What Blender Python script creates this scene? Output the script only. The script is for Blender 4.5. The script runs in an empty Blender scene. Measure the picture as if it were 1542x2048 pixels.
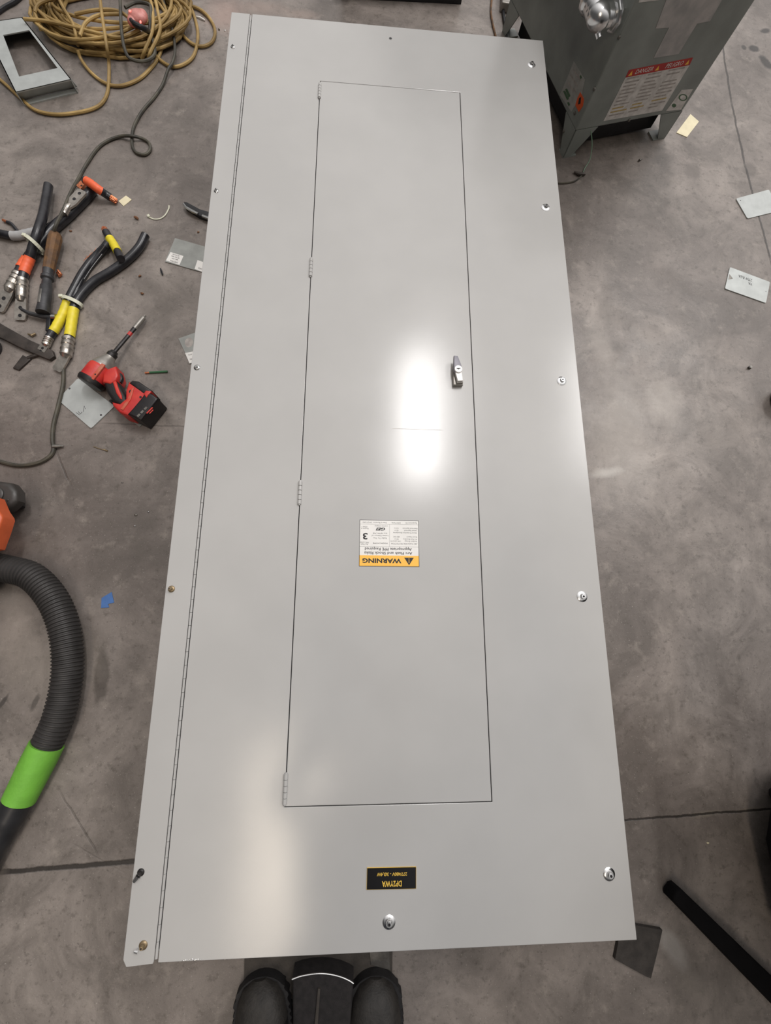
import bpy, bmesh, math, random
from mathutils import Vector as V, Matrix as M
random.seed(7)
PI = math.pi
sc = bpy.context.scene
COL = sc.collection

# ------------------------------------------------------------------ camera
CAMW = V((-0.0714281648, -0.5364993994, 1.166913777))
RM = M(((0.9977304353704357, -0.018444187563427132, -0.06475948023761413),
        (0.003705598744542849, 0.975335848955654, -0.22069492581366323),
        (0.06723278124148412, 0.2199540717674465, 0.9731906079691973)))
FPX = 864.0
PZ = 0.25          # height of the panel face above the floor
cd = bpy.data.cameras.new('camera'); cam = bpy.data.objects.new('camera', cd); COL.objects.link(cam)
cam.matrix_world = M.Translation(CAMW) @ RM.to_4x4()
cd.sensor_fit = 'VERTICAL'; cd.sensor_height = 36; cd.lens = FPX * 36 / 2048; cd.clip_start = 0.02
sc.camera = cam

def g(px, py, z=0.0):
    """place on the horizontal plane at height z that a reading of the photograph gives"""
    d = RM @ V((px - 771, 1024 - py, -FPX)); t = (z - CAMW.z) / d.z
    return CAMW + d * t
def onplane(px, py, p0, n):
    d = RM @ V((px - 771, 1024 - py, -FPX)); t = (p0 - CAMW).dot(n) / d.dot(n)
    return CAMW + d * t

# ------------------------------------------------------------------ materials
def lin(c):
    return tuple(((x / 255) / 12.92 if x / 255 <= .04045 else ((x / 255 + .055) / 1.055) ** 2.4) for x in c) + (1,)
def mat(name, col, rough=.5, metal=0., var=.12, scale=30, bump=0., bscale=200, coat=0., col2=None, emit=None, spec=.5):
    m = bpy.data.materials.new(name); m.use_nodes = True
    nt = m.node_tree; b = nt.nodes['Principled BSDF']
    b.inputs['Roughness'].default_value = rough; b.inputs['Metallic'].default_value = metal
    b.inputs['Coat Weight'].default_value = coat; b.inputs['Coat Roughness'].default_value = .15
    b.inputs['Specular IOR Level'].default_value = spec
    c = lin(col)
    tc = nt.nodes.new('ShaderNodeTexCoord')
    nz = nt.nodes.new('ShaderNodeTexNoise'); nz.inputs['Scale'].default_value = scale; nz.inputs['Detail'].default_value = 6
    nt.links.new(tc.outputs['Object'], nz.inputs['Vector'])
    mx = nt.nodes.new('ShaderNodeMix'); mx.data_type = 'RGBA'
    cr = nt.nodes.new('ShaderNodeMapRange'); cr.inputs[1].default_value = .35; cr.inputs[2].default_value = .65
    nt.links.new(nz.outputs[0], cr.inputs[0]); nt.links.new(cr.outputs[0], mx.inputs[0])
    if col2: a, d = c, lin(col2)
    else: a = tuple(x * (1 - var) for x in c[:3]) + (1,); d = tuple(min(1, x * (1 + var)) for x in c[:3]) + (1,)
    mx.inputs[6].default_value = a; mx.inputs[7].default_value = d
    nt.links.new(mx.outputs[2], b.inputs['Base Color'])
    if bump:
        n2 = nt.nodes.new('ShaderNodeTexNoise'); n2.inputs['Scale'].default_value = bscale; n2.inputs['Detail'].default_value = 4
        nt.links.new(tc.outputs['Object'], n2.inputs['Vector'])
        bp = nt.nodes.new('ShaderNodeBump'); bp.inputs['Strength'].default_value = bump; bp.inputs['Distance'].default_value = .002
        nt.links.new(n2.outputs[0], bp.inputs['Height']); nt.links.new(bp.outputs[0], b.inputs['Normal'])
    if emit:
        b.inputs['Emission Color'].default_value = lin(emit[0]); b.inputs['Emission Strength'].default_value = emit[1]
    return m

PAINT = mat('grey_enamel', (178, 177, 175), rough=.22, var=.03, scale=6, bump=.03, bscale=900, spec=.5)
def paint_extra(m):                                   # faint waviness of the sheet and smudged gloss
    nt = m.node_tree; b = nt.nodes['Principled BSDF']; tc = [n for n in nt.nodes if n.type == 'TEX_COORD'][0]
    n = nt.nodes.new('ShaderNodeTexNoise'); n.inputs['Scale'].default_value = 4; n.inputs['Detail'].default_value = 8
    nt.links.new(tc.outputs['Object'], n.inputs['Vector'])
    r = nt.nodes.new('ShaderNodeMapRange'); r.inputs[1].default_value = .3; r.inputs[2].default_value = .7; r.inputs[3].default_value = .155; r.inputs[4].default_value = .205
    nt.links.new(n.outputs[0], r.inputs[0]); nt.links.new(r.outputs[0], b.inputs['Roughness'])
paint_extra(PAINT)
K = dict(
 steel=mat('zinc_steel', (200, 200, 198), rough=.18, metal=1, var=.1, scale=60),
 chrome=mat('bright_metal', (240, 240, 240), rough=.22, metal=1, var=.04),
 dullsteel=mat('dull_steel', (120, 117, 112), rough=.42, metal=.8, var=.25, scale=40, bump=.15),
 tin=mat('tinned_copper', (172, 166, 158), rough=.28, metal=.85, var=.18, scale=70, bump=.2, bscale=120),
 darkmetal=mat('dark_metal', (52, 50, 50), rough=.4, metal=.6, var=.25, scale=60),
 black=mat('black_rubber', (24, 24, 27), rough=.45, var=.3, scale=40, bump=.1),
 jacket=mat('cable_jacket', (26, 26, 30), rough=.3, var=.3, scale=50, bump=.05, col2=(44, 44, 48)),
 print_=mat('jacket_print', (150, 150, 150), rough=.5),
 darkcord=mat('dark_cord', (52, 50, 44), rough=.6, var=.35, scale=25, bump=.1, col2=(82, 78, 66)),
 cord=mat('dirty_yellow_cord', (186, 156, 98), rough=.6, var=.3, scale=9, bump=.2, bscale=90, col2=(122, 98, 54)),
 orange=mat('orange_tape', (236, 104, 62), rough=.45, var=.08, scale=60, bump=.2, bscale=60),
 yellow=mat('yellow_tape', (226, 208, 50), rough=.42, var=.08, scale=60, bump=.25, bscale=70),
 greytape=mat('grey_tape', (168, 168, 168), rough=.5, var=.08, bump=.2, bscale=70),
 green=mat('green_tape', (112, 176, 62), rough=.6, var=.1, scale=25, bump=.3, bscale=150),
 copper=mat('copper', (205, 128, 92), rough=.32, metal=.9, var=.2, scale=200, bump=.5, bscale=500),
 tie=mat('nylon_tie', (206, 206, 186), rough=.45, var=.05),
 red=mat('red_plastic', (178, 38, 40), rough=.42, var=.14, scale=30, bump=.12, bscale=250, col2=(200, 58, 46)),
 redworn=mat('worn_red_plastic', (196, 62, 42), rough=.5, var=.2, scale=50, bump=.2, col2=(182, 108, 84)),
 grip=mat('black_grip', (20, 16, 16), rough=.55, var=.2, bump=.3, bscale=400),
 battery=mat('battery_black', (24, 20, 22), rough=.4, var=.2, bump=.1),
 castgrey=mat('cast_grey', (140, 136, 130), rough=.38, metal=.45, var=.12, scale=60),
 plate=mat('galvanised_plate', (176, 180, 178), rough=.38, metal=.25, var=.08, scale=25),
 platedk=mat('dull_plate', (150, 152, 148), rough=.45, metal=.25, var=.12, scale=25),
 white=mat('white_label', (232, 230, 226), rough=.5, var=.03),
 cream=mat('cream_paper', (222, 212, 180), rough=.7, var=.06),
 ink=mat('black_ink', (22, 20, 22), rough=.5, var=.1),
 inkgrey=mat('grey_ink', (70, 68, 70), rough=.5, var=.1),
 amber=mat('amber_band', (250, 190, 72), rough=.45, var=.02),
 gold=mat('gold_letter', (232, 190, 78), rough=.4, var=.05),
 nameblack=mat('engraved_black', (18, 17, 19), rough=.3, var=.05),
 xfmr=mat('green_grey_enamel', (144, 149, 145), rough=.36, var=.12, scale=12, bump=.1, bscale=300, col2=(128, 133, 129)),
 danger=mat('danger_red', (176, 42, 38), rough=.5, var=.1),
 labelwhite=mat('scuffed_label', (196, 192, 188), rough=.5, var=.1, scale=60, col2=(226, 222, 218)),
 labelgrey=mat('silver_label', (168, 168, 164), rough=.4, var=.1, scale=60),
 labelink=mat('label_text_grey', (170, 163, 158), rough=.5, var=.2, scale=90),
 labelyel=mat('label_ochre', (184, 160, 104), rough=.5, var=.2, scale=90),
 peel=mat('tape_residue', (186, 181, 178), rough=.55, var=.2, scale=25, col2=(156, 154, 153)),
 stickero=mat('orange_sticker', (232, 96, 44), rough=.5, var=.05),
 stickerg=mat('green_print', (74, 104, 76), rough=.5, var=.1),
 hose=mat('hose_rubber', (50, 48, 47), rough=.55, var=.2, scale=30, bump=.1),
 wand=mat('wand_plastic', (40, 40, 42), rough=.4, var=.25, scale=20),
 vac=mat('orange_drum_plastic', (200, 92, 52), rough=.4, var=.08),
 casterpl=mat('caster_plastic', (56, 53, 50), rough=.4, var=.12, bump=.1),
 rubberpad=mat('rubber_pad', (54, 50, 47), rough=.8, var=.25, scale=60, bump=.5, bscale=300),
 mat_=mat('dirty_board', (62, 57, 52), rough=.7, var=.3, scale=30, bump=.3),
 blue=mat('blue_tape', (66, 104, 160), rough=.6, var=.1, bump=.3, bscale=90),
 rust=mat('rusty_brown', (118, 84, 50), rough=.7, var=.3, scale=40, bump=.4, bscale=200, col2=(82, 62, 46)),
 toolgrey=mat('grimy_tool_grey', (62, 62, 64), rough=.5, metal=.3, var=.3, scale=40, bump=.2),
 steelbar=mat('blackened_steel', (66, 60, 56), rough=.5, metal=.4, var=.3, scale=35, bump=.2),
 pink=mat('pink_translucent_plastic', (206, 140, 132), rough=.45, var=.2, scale=60, bump=.8, bscale=70, col2=(176, 112, 104), emit=((255, 70, 60), .03)),
 led=mat('indicator_glow', (255, 90, 80), rough=.3, var=0, emit=((255, 110, 100), 2.0)),
 grnwire=mat('green_wire', (48, 96, 62), rough=.5, var=.2),
 wood=mat('wood_chip', (120, 84, 60), rough=.8, var=.3, scale=200),
 brass=mat('brass', (150, 132, 104), rough=.4, metal=.7, var=.2, scale=120),
 boot=mat('boot_leather', (24, 22, 22), rough=.6, var=.35, scale=60, bump=.4, bscale=250),
 bootcap=mat('scuffed_toe', (38, 35, 32), rough=.65, var=.3, scale=70, bump=.4, bscale=250),
 sole=mat('boot_sole', (26, 25, 26), rough=.7, var=.3, bump=.3),
 denim=mat('dark_trousers', (38, 42, 54), rough=.9, var=.2, scale=200, bump=.4, bscale=600),
 shirt=mat('dark_shirt', (52, 56, 66), rough=.9, var=.1, scale=100, bump=.3, bscale=500),
 skin=mat('skin', (196, 148, 122), rough=.5, var=.06, scale=30),
 hair=mat('hair', (46, 34, 26), rough=.7, var=.3, scale=120),
 glass=mat('phone_glass', (14, 14, 16), rough=.08, var=.02),
 pouch=mat('black_canvas', (34, 31, 31), rough=.9, var=.3, scale=80, bump=.5, bscale=500),
 blocker_black=mat('shade_blocker_black', (13, 12, 14), rough=.85, var=.2, spec=.15),
)

# ------------------------------------------------------------------ mesh builder
class MB:
    def __init__(s): s.v = []; s.f = []; s.m = []; s.s = []
    def add(s, vs, fs, mi=0, smooth=False):
        k = len(s.v); s.v += [tuple(x) for x in vs]
        for f in fs: s.f.append([i + k for i in f]); s.m.append(mi); s.s.append(smooth)
        return s
    def bm(s, bm, mi=0, smooth=False, mx=None):
        if mx is not None: bmesh.ops.transform(bm, matrix=mx, verts=bm.verts)
        bm.verts.index_update()
        s.add([v.co.copy() for v in bm.verts], [[v.index for v in f.verts] for f in bm.faces], mi, smooth); bm.free(); return s
    def box(s, c, size, mi=0, rz=0, bev=0, mx=None, smooth=False):
        b = bmesh.new(); bmesh.ops.create_cube(b, size=1)
        bmesh.ops.scale(b, vec=size, verts=b.verts)
        if bev: bmesh.ops.bevel(b, geom=b.edges[:], offset=bev, segments=3, affect='EDGES', profile=.5)
        m = M.Translation(V(c)) @ M.Rotation(rz, 4, 'Z')
        if mx is not None: m = mx @ m
        return s.bm(b, mi, smooth or bool(bev), m)
    def prism(s, pts, z0, z1, mi=0, bev=0, mx=None, smooth=False):
        """outline of (x, y) points raised from z0 to z1"""
        b = bmesh.new(); n = len(pts)
        lo = [b.verts.new((p[0], p[1], z0)) for p in pts]; hi = [b.verts.new((p[0], p[1], z1)) for p in pts]
        b.faces.new(lo[::-1]); top = b.faces.new(hi)
        for i in range(n): b.faces.new((lo[i], lo[(i + 1) % n], hi[(i + 1) % n], hi[i]))
        bmesh.ops.recalc_face_normals(b, faces=b.faces)
        if bev:
            es = [e for e in b.edges if e in set(top.edges)]
            bmesh.ops.bevel(b, geom=es, offset=bev, segments=3, affect='EDGES', profile=.5)
        bmesh.ops.triangulate(b, faces=[f for f in b.faces if len(f.verts) > 4])
        return s.bm(b, mi, smooth or bool(bev), mx)
    def tube(s, pts, r, seg=10, mi=0, closed=False, caps=True, flat=1.0):
        P = [V(p) for p in pts]; n = len(P)
        R = r if isinstance(r, (list, tuple)) else [r] * n
        vs = []; fs = []; up = None
        for i in range(n):
            a = P[i - 1] if (i > 0 or closed) else P[i]; c = P[(i + 1) % n] if (i < n - 1 or closed) else P[i]
            t = (c - a).normalized()
            if up is None:
                up = V((0, 0, 1)) if abs(t.z) < .9 else V((1, 0, 0))
            up = (up - t * up.dot(t)); up = up.normalized() if up.length > 1e-6 else t.orthogonal().normalized()
            sd = t.cross(up)
            for k in range(seg):
                th = 2 * PI * k / seg
                vs.append(P[i] + (up * math.sin(th) * flat + sd * math.cos(th)) * R[i])
        m = n if closed else n - 1
        for i in range(m):
            for k in range(seg):
                a = i * seg + k; b_ = i * seg + (k + 1) % seg; j = ((i + 1) % n) * seg
                fs.append((a, b_, j + (k + 1) % seg, j + k))
        if caps and not closed:
            fs.append(tuple(range(seg))[::-1]); fs.append(tuple((n - 1) * seg + k for k in range(seg)))
        return s.add(vs, fs, mi, True)
    def lathe(s, p, d, prof, seg=24, mi=0):
        """prof: (distance along d, radius)"""
        p = V(p); d = V(d).normalized(); a = d.orthogonal().normalized(); b = d.cross(a)
        vs = []; fs = []
        for t, r in prof:
            for k in range(seg):
                th = 2 * PI * k / seg; vs.append(p + d * t + (a * math.cos(th) + b * math.sin(th)) * max(r, 1e-5))
        for i in range(len(prof) - 1):
            for k in range(seg):
                fs.append((i * seg + k, i * seg + (k + 1) % seg, (i + 1) * seg + (k + 1) % seg, (i + 1) * seg + k))
        fs.append(tuple(range(seg))[::-1]); fs.append(tuple((len(prof) - 1) * seg + k for k in range(seg)))
        return s.add(vs, fs, mi, True)
    def sphere(s, c, sz, mi=0, seg=16, mx=None):
        b = bmesh.new(); bmesh.ops.create_uvsphere(b, u_segments=seg, v_segments=seg // 2 + 2, radius=1)
        m = M.Translation(V(c)) @ M.Diagonal((sz[0], sz[1], sz[2], 1))
        if mx is not None: m = mx @ m
        return s.bm(b, mi, True, m)
    def text(s, txt, mx, size, mi=0, shear=0, bold=0, align='CENTER', width=None):
        cu = bpy.data.curves.new('t', 'FONT'); cu.body = txt; cu.size = size; cu.align_x = align; cu.align_y = 'CENTER'
        cu.shear = shear; cu.offset = bold; cu.resolution_u = 2
        ob = bpy.data.objects.new('t', cu); COL.objects.link(ob)
        bpy.context.view_layer.update()
        me = bpy.data.meshes.new_from_object(ob.evaluated_get(bpy.context.evaluated_depsgraph_get()))
        sx = 1
        if width and len(me.vertices):
            xs = [v.co.x for v in me.vertices]; w = max(xs) - min(xs); sx = width / w if w > 0 else 1
        s.add([mx @ V((v.co.x * sx, v.co.y, v.co.z)) for v in me.vertices], [list(p.vertices) for p in me.polygons], mi)
        bpy.data.objects.remove(ob); bpy.data.curves.remove(cu); bpy.data.meshes.remove(me); return s
    def build(s, name, mats, parent=None, label=None, cat=None, group=None, kind=None, bevel=0, angle=35):
        me = bpy.data.meshes.new(name); me.from_pydata(s.v, [], s.f)
        if not isinstance(mats, (list, tuple)): mats = [mats]
        for m in mats: me.materials.append(m)
        me.polygons.foreach_set('material_index', s.m); me.polygons.foreach_set('use_smooth', s.s)
        me.validate(); me.update()
        if any(s.s): me.set_sharp_from_angle(angle=math.radians(angle))
        o = bpy.data.objects.new(name, me); COL.objects.link(o)
        if parent is not None:
            o.parent = parent; o.matrix_parent_inverse = parent.matrix_world.inverted()
        if bevel:
            bv = o.modifiers.new('bevel', 'BEVEL'); bv.width = bevel; bv.segments = 2; bv.limit_method = 'ANGLE'
        tag(o, label, cat, group, kind); return o
def tag(o, label=None, cat=None, group=None, kind=None):
    if label: o['label'] = label
    if cat: o['category'] = cat
    if group: o['group'] = group
    if kind: o['kind'] = kind
def thing(name, loc, label, cat, group=None):
    o = bpy.data.objects.new(name, None); COL.objects.link(o); o.location = loc; o.empty_display_size = .05
    o.matrix_world = M.Translation(V(loc)); tag(o, label, cat, group); return o

def smooth_path(pts, n=8):
    """Catmull-Rom through the points"""
    P = [V(p) for p in pts]; out = []
    for i in range(len(P) - 1):
        a = P[i - 1] if i else P[0] * 2 - P[1]; b, c = P[i], P[i + 1]; d = P[i + 2] if i + 2 < len(P) else P[-1] * 2 - P[-2]
        for k in range(n):
            t = k / n
            out.append(.5 * ((2 * b) + (c - a) * t + (2 * a - 5 * b + 4 * c - d) * t * t + (3 * b - a - 3 * c + d) * t ** 3))
    out.append(P[-1]); return out
def path(px, z, n=8):
    """px: list of (x, y[, z])"""
    return smooth_path([g(p[0], p[1], p[2] if len(p) > 2 else z) for p in px], n)

# ------------------------------------------------------------------ floor
def floor_material():
    m = bpy.data.materials.new('stained_concrete'); m.use_nodes = True; nt = m.node_tree; N = nt.nodes; L = nt.links
    b = N['Principled BSDF']
    geo = N.new('ShaderNodeTexCoord'); pos = geo.outputs['Object']
    def noise(scale, detail=6, rough=.55, dist=0):
        n = N.new('ShaderNodeTexNoise'); n.inputs['Scale'].default_value = scale; n.inputs['Detail'].default_value = detail
        n.inputs['Roughness'].default_value = rough; n.inputs['Distortion'].default_value = dist; L.new(pos, n.inputs['Vector']); return n.outputs[0]
    def mr(x, a, b_, c=0., d=1.):
        n = N.new('ShaderNodeMapRange'); n.inputs[1].default_value = a; n.inputs[2].default_value = b_; n.inputs[3].default_value = c; n.inputs[4].default_value = d
        L.new(x, n.inputs[0]); return n.outputs[0]
    def mix(f, a, c, mode='MIX'):
        n = N.new('ShaderNodeMix'); n.data_type = 'RGBA'; n.blend_type = mode
        for s_, v in ((0, f), (6, a), (7, c)):
            if isinstance(v, (tuple, float, int)): n.inputs[s_].default_value = v
            else: L.new(v, n.inputs[s_])
        return n.outputs[2]
    def math_(op, a, c=0.):
        n = N.new('ShaderNodeMath'); n.operation = op
        for i, v in enumerate((a, c)):
            if isinstance(v, (float, int)): n.inputs[i].default_value = v
            else: L.new(v, n.inputs[i])
        return n.outputs[0]
    base = mix(mr(noise(1.7, 8, .6, .6), .34, .66), lin((106, 98, 93)), lin((157, 148, 141)))
    base = mix(mr(noise(6, 9, .7, .8), .36, .62), base, mix(.65, base, lin((84, 78, 73))))
    base = mix(mr(noise(18, 6, .7), .55, .72, 0, .45), base, lin((160, 151, 142)))
    base = mix(mr(noise(45, 5, .7), .54, .68, 0, .6), base, lin((82, 76, 70)))
    base = mix(mr(noise(140, 3, .6), .62, .72, 0, .55), base, lin((66, 61, 57)))
    base = mix(mr(noise(260, 2, .6), .66, .74, 0, .5), base, lin((186, 180, 172)))
    sx = N.new('ShaderNodeSeparateXYZ'); L.new(pos, sx.inputs[0]); X, Y = sx.outputs[0], sx.outputs[1]
    wob = mr(noise(14, 6, .7), .2, .8, -.004, .004)
    grooves = []
    def line(p, q, w, seg=True, dark=1.0):
        """a joint or crack through p and q (metres)"""
        p, q = V(p[:2]), V(q[:2]); d = (q - p); ln = d.length; d.normalize(); n = V((-d.y, d.x))
        dist = math_('ADD', math_('ADD', math_('MULTIPLY', X, n.x), math_('MULTIPLY', Y, n.y)), -n.dot(p))
        dist = math_('ABSOLUTE', math_('ADD', dist, wob))
        f = mr(dist, w * .5, w, 1., 0.)
        if seg:
            along = math_('ADD', math_('ADD', math_('MULTIPLY', X, d.x), math_('MULTIPLY', Y, d.y)), -d.dot(p))
            f = math_('MULTIPLY', f, math_('MULTIPLY', mr(along, -.02, .02), mr(along, ln - .02, ln + .02, 1., 0.)))
        f = math_('MULTIPLY', f, dark); grooves.append(f)
    a, c = g(0, 1746), g(1520, 1620)
    line(a, g(700, 1683), .0065, dark=.92); line(g(700, 1683), g(1700, 1606), .0032, dark=.85)
    for p, q in (((1440, 60), (1463, 205)), ((1463, 205), (1490, 330)), ((1490, 330), (1542, 520)), ((1542, 520), (1600, 760))):
        line(g(*p), g(*q), .0045, dark=.8)
    line(g(205, 846), g(420, 856), .0025, dark=.35)
    line(g(125, 1590), g(190, 1700), .003, dark=.3)
    line(g(150, 1690), g(240, 1740), .002, dark=.15)
    line(g(112, 905), g(140, 965), .0035, dark=.35)
    gr = grooves[0]
    for f in grooves[1:]: gr = math_('MAXIMUM', gr, f)
    # spills, scuffs, other patches and a painted lamp glow, each with its own shape: centre px, half sizes (m), rotation, colour, strength
    warp = noise(22, 5, .7)
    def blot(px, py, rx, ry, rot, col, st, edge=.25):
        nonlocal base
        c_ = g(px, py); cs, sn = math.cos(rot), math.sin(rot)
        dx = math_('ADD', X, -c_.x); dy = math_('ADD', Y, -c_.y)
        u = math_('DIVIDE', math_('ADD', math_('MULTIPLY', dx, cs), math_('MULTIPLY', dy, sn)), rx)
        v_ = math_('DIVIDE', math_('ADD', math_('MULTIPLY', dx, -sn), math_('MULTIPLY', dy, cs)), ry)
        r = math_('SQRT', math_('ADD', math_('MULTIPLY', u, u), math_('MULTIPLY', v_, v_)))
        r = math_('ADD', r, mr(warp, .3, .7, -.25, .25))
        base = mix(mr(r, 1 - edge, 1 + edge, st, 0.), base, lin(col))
    blot(203, 1350, .017, .06, .05, (68, 62, 57), .7, .2)
    blot(1425, 640, .012, .009, 0, (74, 68, 64), .5)
    blot(1530, 62, .022, .014, .3, (34, 31, 30), .85); blot(1508, 98, .02, .018, 0, (34, 31, 30), .85); blot(1488, 95, .009, .012, 0, (44, 40, 38), .8)
    blot(1532, 125, .018, .04, .4, (38, 35, 33), .85)
    blot(1385, 342, .03, .035, 0, (78, 72, 67), .5); blot(1500, 340, .03, .03, 0, (80, 74, 69), .5)
    blot(1245, 870, .09, .17, -.1, (176, 168, 160), .45, .6)  # lamp reflection on the floor, painted as a paler patch
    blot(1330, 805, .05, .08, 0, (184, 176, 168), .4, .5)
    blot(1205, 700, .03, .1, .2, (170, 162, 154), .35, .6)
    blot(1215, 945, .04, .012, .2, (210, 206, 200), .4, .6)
    blot(1430, 880, .09, .05, .4, (92, 86, 80), .35, .6)
    blot(1215, 620, .03, .06, 0, (100, 94, 88), .5, .6)
    blot(1210, 1400, .03, .08, 0, (92, 86, 80), .4, .6)
    blot(1410, 1628, .035, .006, .1, (150, 142, 128), .5, .5); blot(1502, 1619, .03, .005, .1, (140, 130, 118), .5, .4)
    blot(1385, 1970, .04, .02, -.5, (150, 142, 134), .35, .6); blot(1345, 1895, .02, .045, .6, (176, 172, 168), .55, .4)
    blot(1260, 60, .1, .1, 0, (90, 84, 78), .3, .6)
    blot(450, 30, .06, .07, .4, (168, 142, 132), .5, .6); blot(520, 15, .08, .03, 0, (160, 140, 130), .4, .6)
    blot(600, 28, .06, .02, 0, (150, 132, 122), .4, .6)
    blot(1400, 1960, .12, .05, -.75, (92, 86, 80), .3, .6); blot(110, 1330, .08, .07, 0, (150, 142, 132), .4, .7); blot(30, 1250, .05, .1, 0, (160, 150, 140), .35, .6)
    blot(285, 1045, .03, .02, 0, (96, 90, 84), .4, .6); blot(280, 1090, .02, .03, 0, (92, 86, 80), .4, .6)
    blot(70, 1405, .006, .02, -.3, (60, 56, 52), .6); blot(5, 1405, .005, .02, -.5, (48, 44, 42), .7)
    blot(245, 330, .1, .06, .3, (96, 89, 83), .35, .7); blot(330, 620, .06, .1, 0, (104, 97, 90), .3, .7)
    blot(1150, 100, .02, .02, 0, (96, 90, 84), .3)
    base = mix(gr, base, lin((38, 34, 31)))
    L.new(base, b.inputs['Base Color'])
    rgh = mr(noise(5, 6, .6, .4), .3, .7, .30, .52); L.new(rgh, b.inputs['Roughness'])
    h = math_('SUBTRACT', math_('ADD', math_('MULTIPLY', noise(60, 8, .7), .35), math_('MULTIPLY', noise(300, 3, .6), .12)), math_('MULTIPLY', gr, 1.5))
    bp = N.new('ShaderNodeBump'); bp.inputs['Strength'].default_value = .35; bp.inputs['Distance'].default_value = .004
    L.new(h, bp.inputs['Height']); L.new(bp.outputs[0], b.inputs['Normal'])
    return m
fl = MB(); fl.add([(-6, -6, 0), (7, -6, 0), (7, 8, 0), (-6, 8, 0)], [(0, 1, 2, 3)])
fl.build('floor', floor_material(), kind='structure')

# ------------------------------------------------------------------ the panelboard
W, LN = .914, 2.2565
panel = thing('electrical_panel', (0, 0, 0), 'large pale grey panelboard lying face up across the middle of the floor', 'electrical panel')
e = MB(); ex, ey, th = .440, 1.112, .0025; zt = PZ - .0035
e.box((-ex, 0, zt / 2), (th, 2 * ey, zt)); e.box((ex, 0, zt / 2), (th, 2 * ey, zt))
e.box((0, -ey, zt / 2), (2 * ex, th, zt)); e.box((0, ey, zt / 2), (2 * ex, th, zt)); e.box((0, 0, .002), (2 * ex, 2 * ey, .004))
for sx_ in (-1, 1): e.box((sx_ * (ex - .012), 0, zt - .001), (.024, 2 * ey, .002))
e.build('enclosure', PAINT, panel)
# front cover with the opening for the door
x0, x1, y0, y1 = -.3985, W / 2, -LN / 2, LN / 2
dx0, dx1, dy = -.1975, .1975, .8965
t0 = PZ - .003
c = MB()
o4 = [(x0, y0), (x1, y0), (x1, y1), (x0, y1)]; i4 = [(dx0, -dy), (dx1, -dy), (dx1, dy), (dx0, dy)]
vs = [(p[0], p[1], z) for z in (t0, PZ) for p in o4 + i4]
fs = []
for k in range(4):
    n = (k + 1) % 4
    fs += [(8 + k, 8 + n, 12 + n, 12 + k), (k, 4 + k, 4 + n, n), (k, n, 8 + n, 8 + k), (4 + k, 12 + k, 12 + n, 4 + n)]
c.add(vs, fs)
c.box((x1 - .001, 0, PZ - .010), (.002, LN, .014)); c.box(((x0 + x1) / 2, y0 + .001, PZ - .010), (x1 - x0, .002, .014)); c.box(((x0 + x1) / 2, y1 - .001, PZ - .010), (x1 - x0, .002, .014))
cover = c.build('front_cover', PAINT, panel, bevel=.0012)
d_ = MB(); gp = .0016
d_.box(((dx0 + dx1) / 2, 0, PZ - .0012), (dx1 - dx0 - 2 * gp, 2 * dy - 2 * gp, .003))
for s_ in (-1, 1):
    d_.box((s_ * (dx1 - gp - .001), 0, PZ - .010), (.002, 2 * dy - 2 * gp, .016)); d_.box((0, s_ * (dy - gp - .001), PZ - .010), (dx1 * 2 - 2 * gp, .002, .016))
door = d_.build('door', PAINT, panel, bevel=.0012)
f_ = MB(); f_.prism([(-W / 2, y0 + .006), (-W / 2 + .006, y0 - .004), (-.4065, y0 - .001), (-.4055, y0 + .004), (-.4055, y1), (-W / 2, y1)], t0, PZ)
f_.box((-W / 2 + .001, 0, PZ - .010), (.002, LN - .01, .014))
f_.build('side_flange', PAINT, panel, bevel=.001)
h_ = MB(); k = 0; yy = y0 + .006
while yy < y1 - .03:
    L_ = .0245
    h_.tube([(-.402, yy, PZ - .0005), (-.402, yy + L_, PZ - .0005)], .0024, 10); yy += .0252
h_.build('piano_hinge', PAINT, panel)
for yh in (.857, .285, -.2897, -.865):
    hh = MB(); n = 5; ln = .052; x = -.1968
    for k in range(n):
        a = yh - ln / 2 + k * ln / n
        hh.lathe((x, a + .0004, PZ + .0018), (0, 1, 0), [(0, .0035), (.0004, .0042), (ln / n - .0012, .0042), (ln / n - .0008, .0035)], 14)
    hh.tube([(x, yh - ln / 2 - .002, PZ + .0018), (x, yh + ln / 2 + .002, PZ + .0018)], .0022, 8)
    hh.build('door_hinge', PAINT, panel)

def decal(mxbase, w, h, t=.0004):
    """returns a matrix for label-local metres, origin at the label's lower left as one reads it"""
    return mxbase
# warning label, read from the far side (turned half round)
WL = M.Translation((.0622, -.3468, PZ + .0005)) @ M.Rotation(PI, 4, 'Z')
lw, lh = .1285, .1005
lb = MB()
lb.box((lw / 2, lh / 2, -.0002), (lw, lh, .0004), 1, mx=WL)
def lq(u0, v0, u1, v1, mi, z=.0001, b=lb, mx=WL, w=lw, h=lh):
    b.add([mx @ V((u0 * w, v0 * h, z)), mx @ V((u1 * w, v0 * h, z)), mx @ V((u1 * w, v1 * h, z)), mx @ V((u0 * w, v1 * h, z))], [(0, 1, 2, 3)], mi)
lq(.008, .01, .992, .99, 0); lq(.008, .765, .992, .99, 2, .00015)
lq(.008, .574, .992, .578, 1, .00018); lq(.008, .092, .992, .096, 1, .00018); lq(.4955, .094, .4985, .576, 1, .00018)
tz = .00022
lb.add([WL @ V((.09 * lw, .806 * lh, tz)), WL @ V((.252 * lw, .806 * lh, tz)), WL @ V((.171 * lw, .967 * lh, tz))], [(0, 1, 2)], 1)
lq(.166, .85, .176, .92, 2, .0003); lq(.166, .822, .176, .84, 2, .0003)
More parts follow.
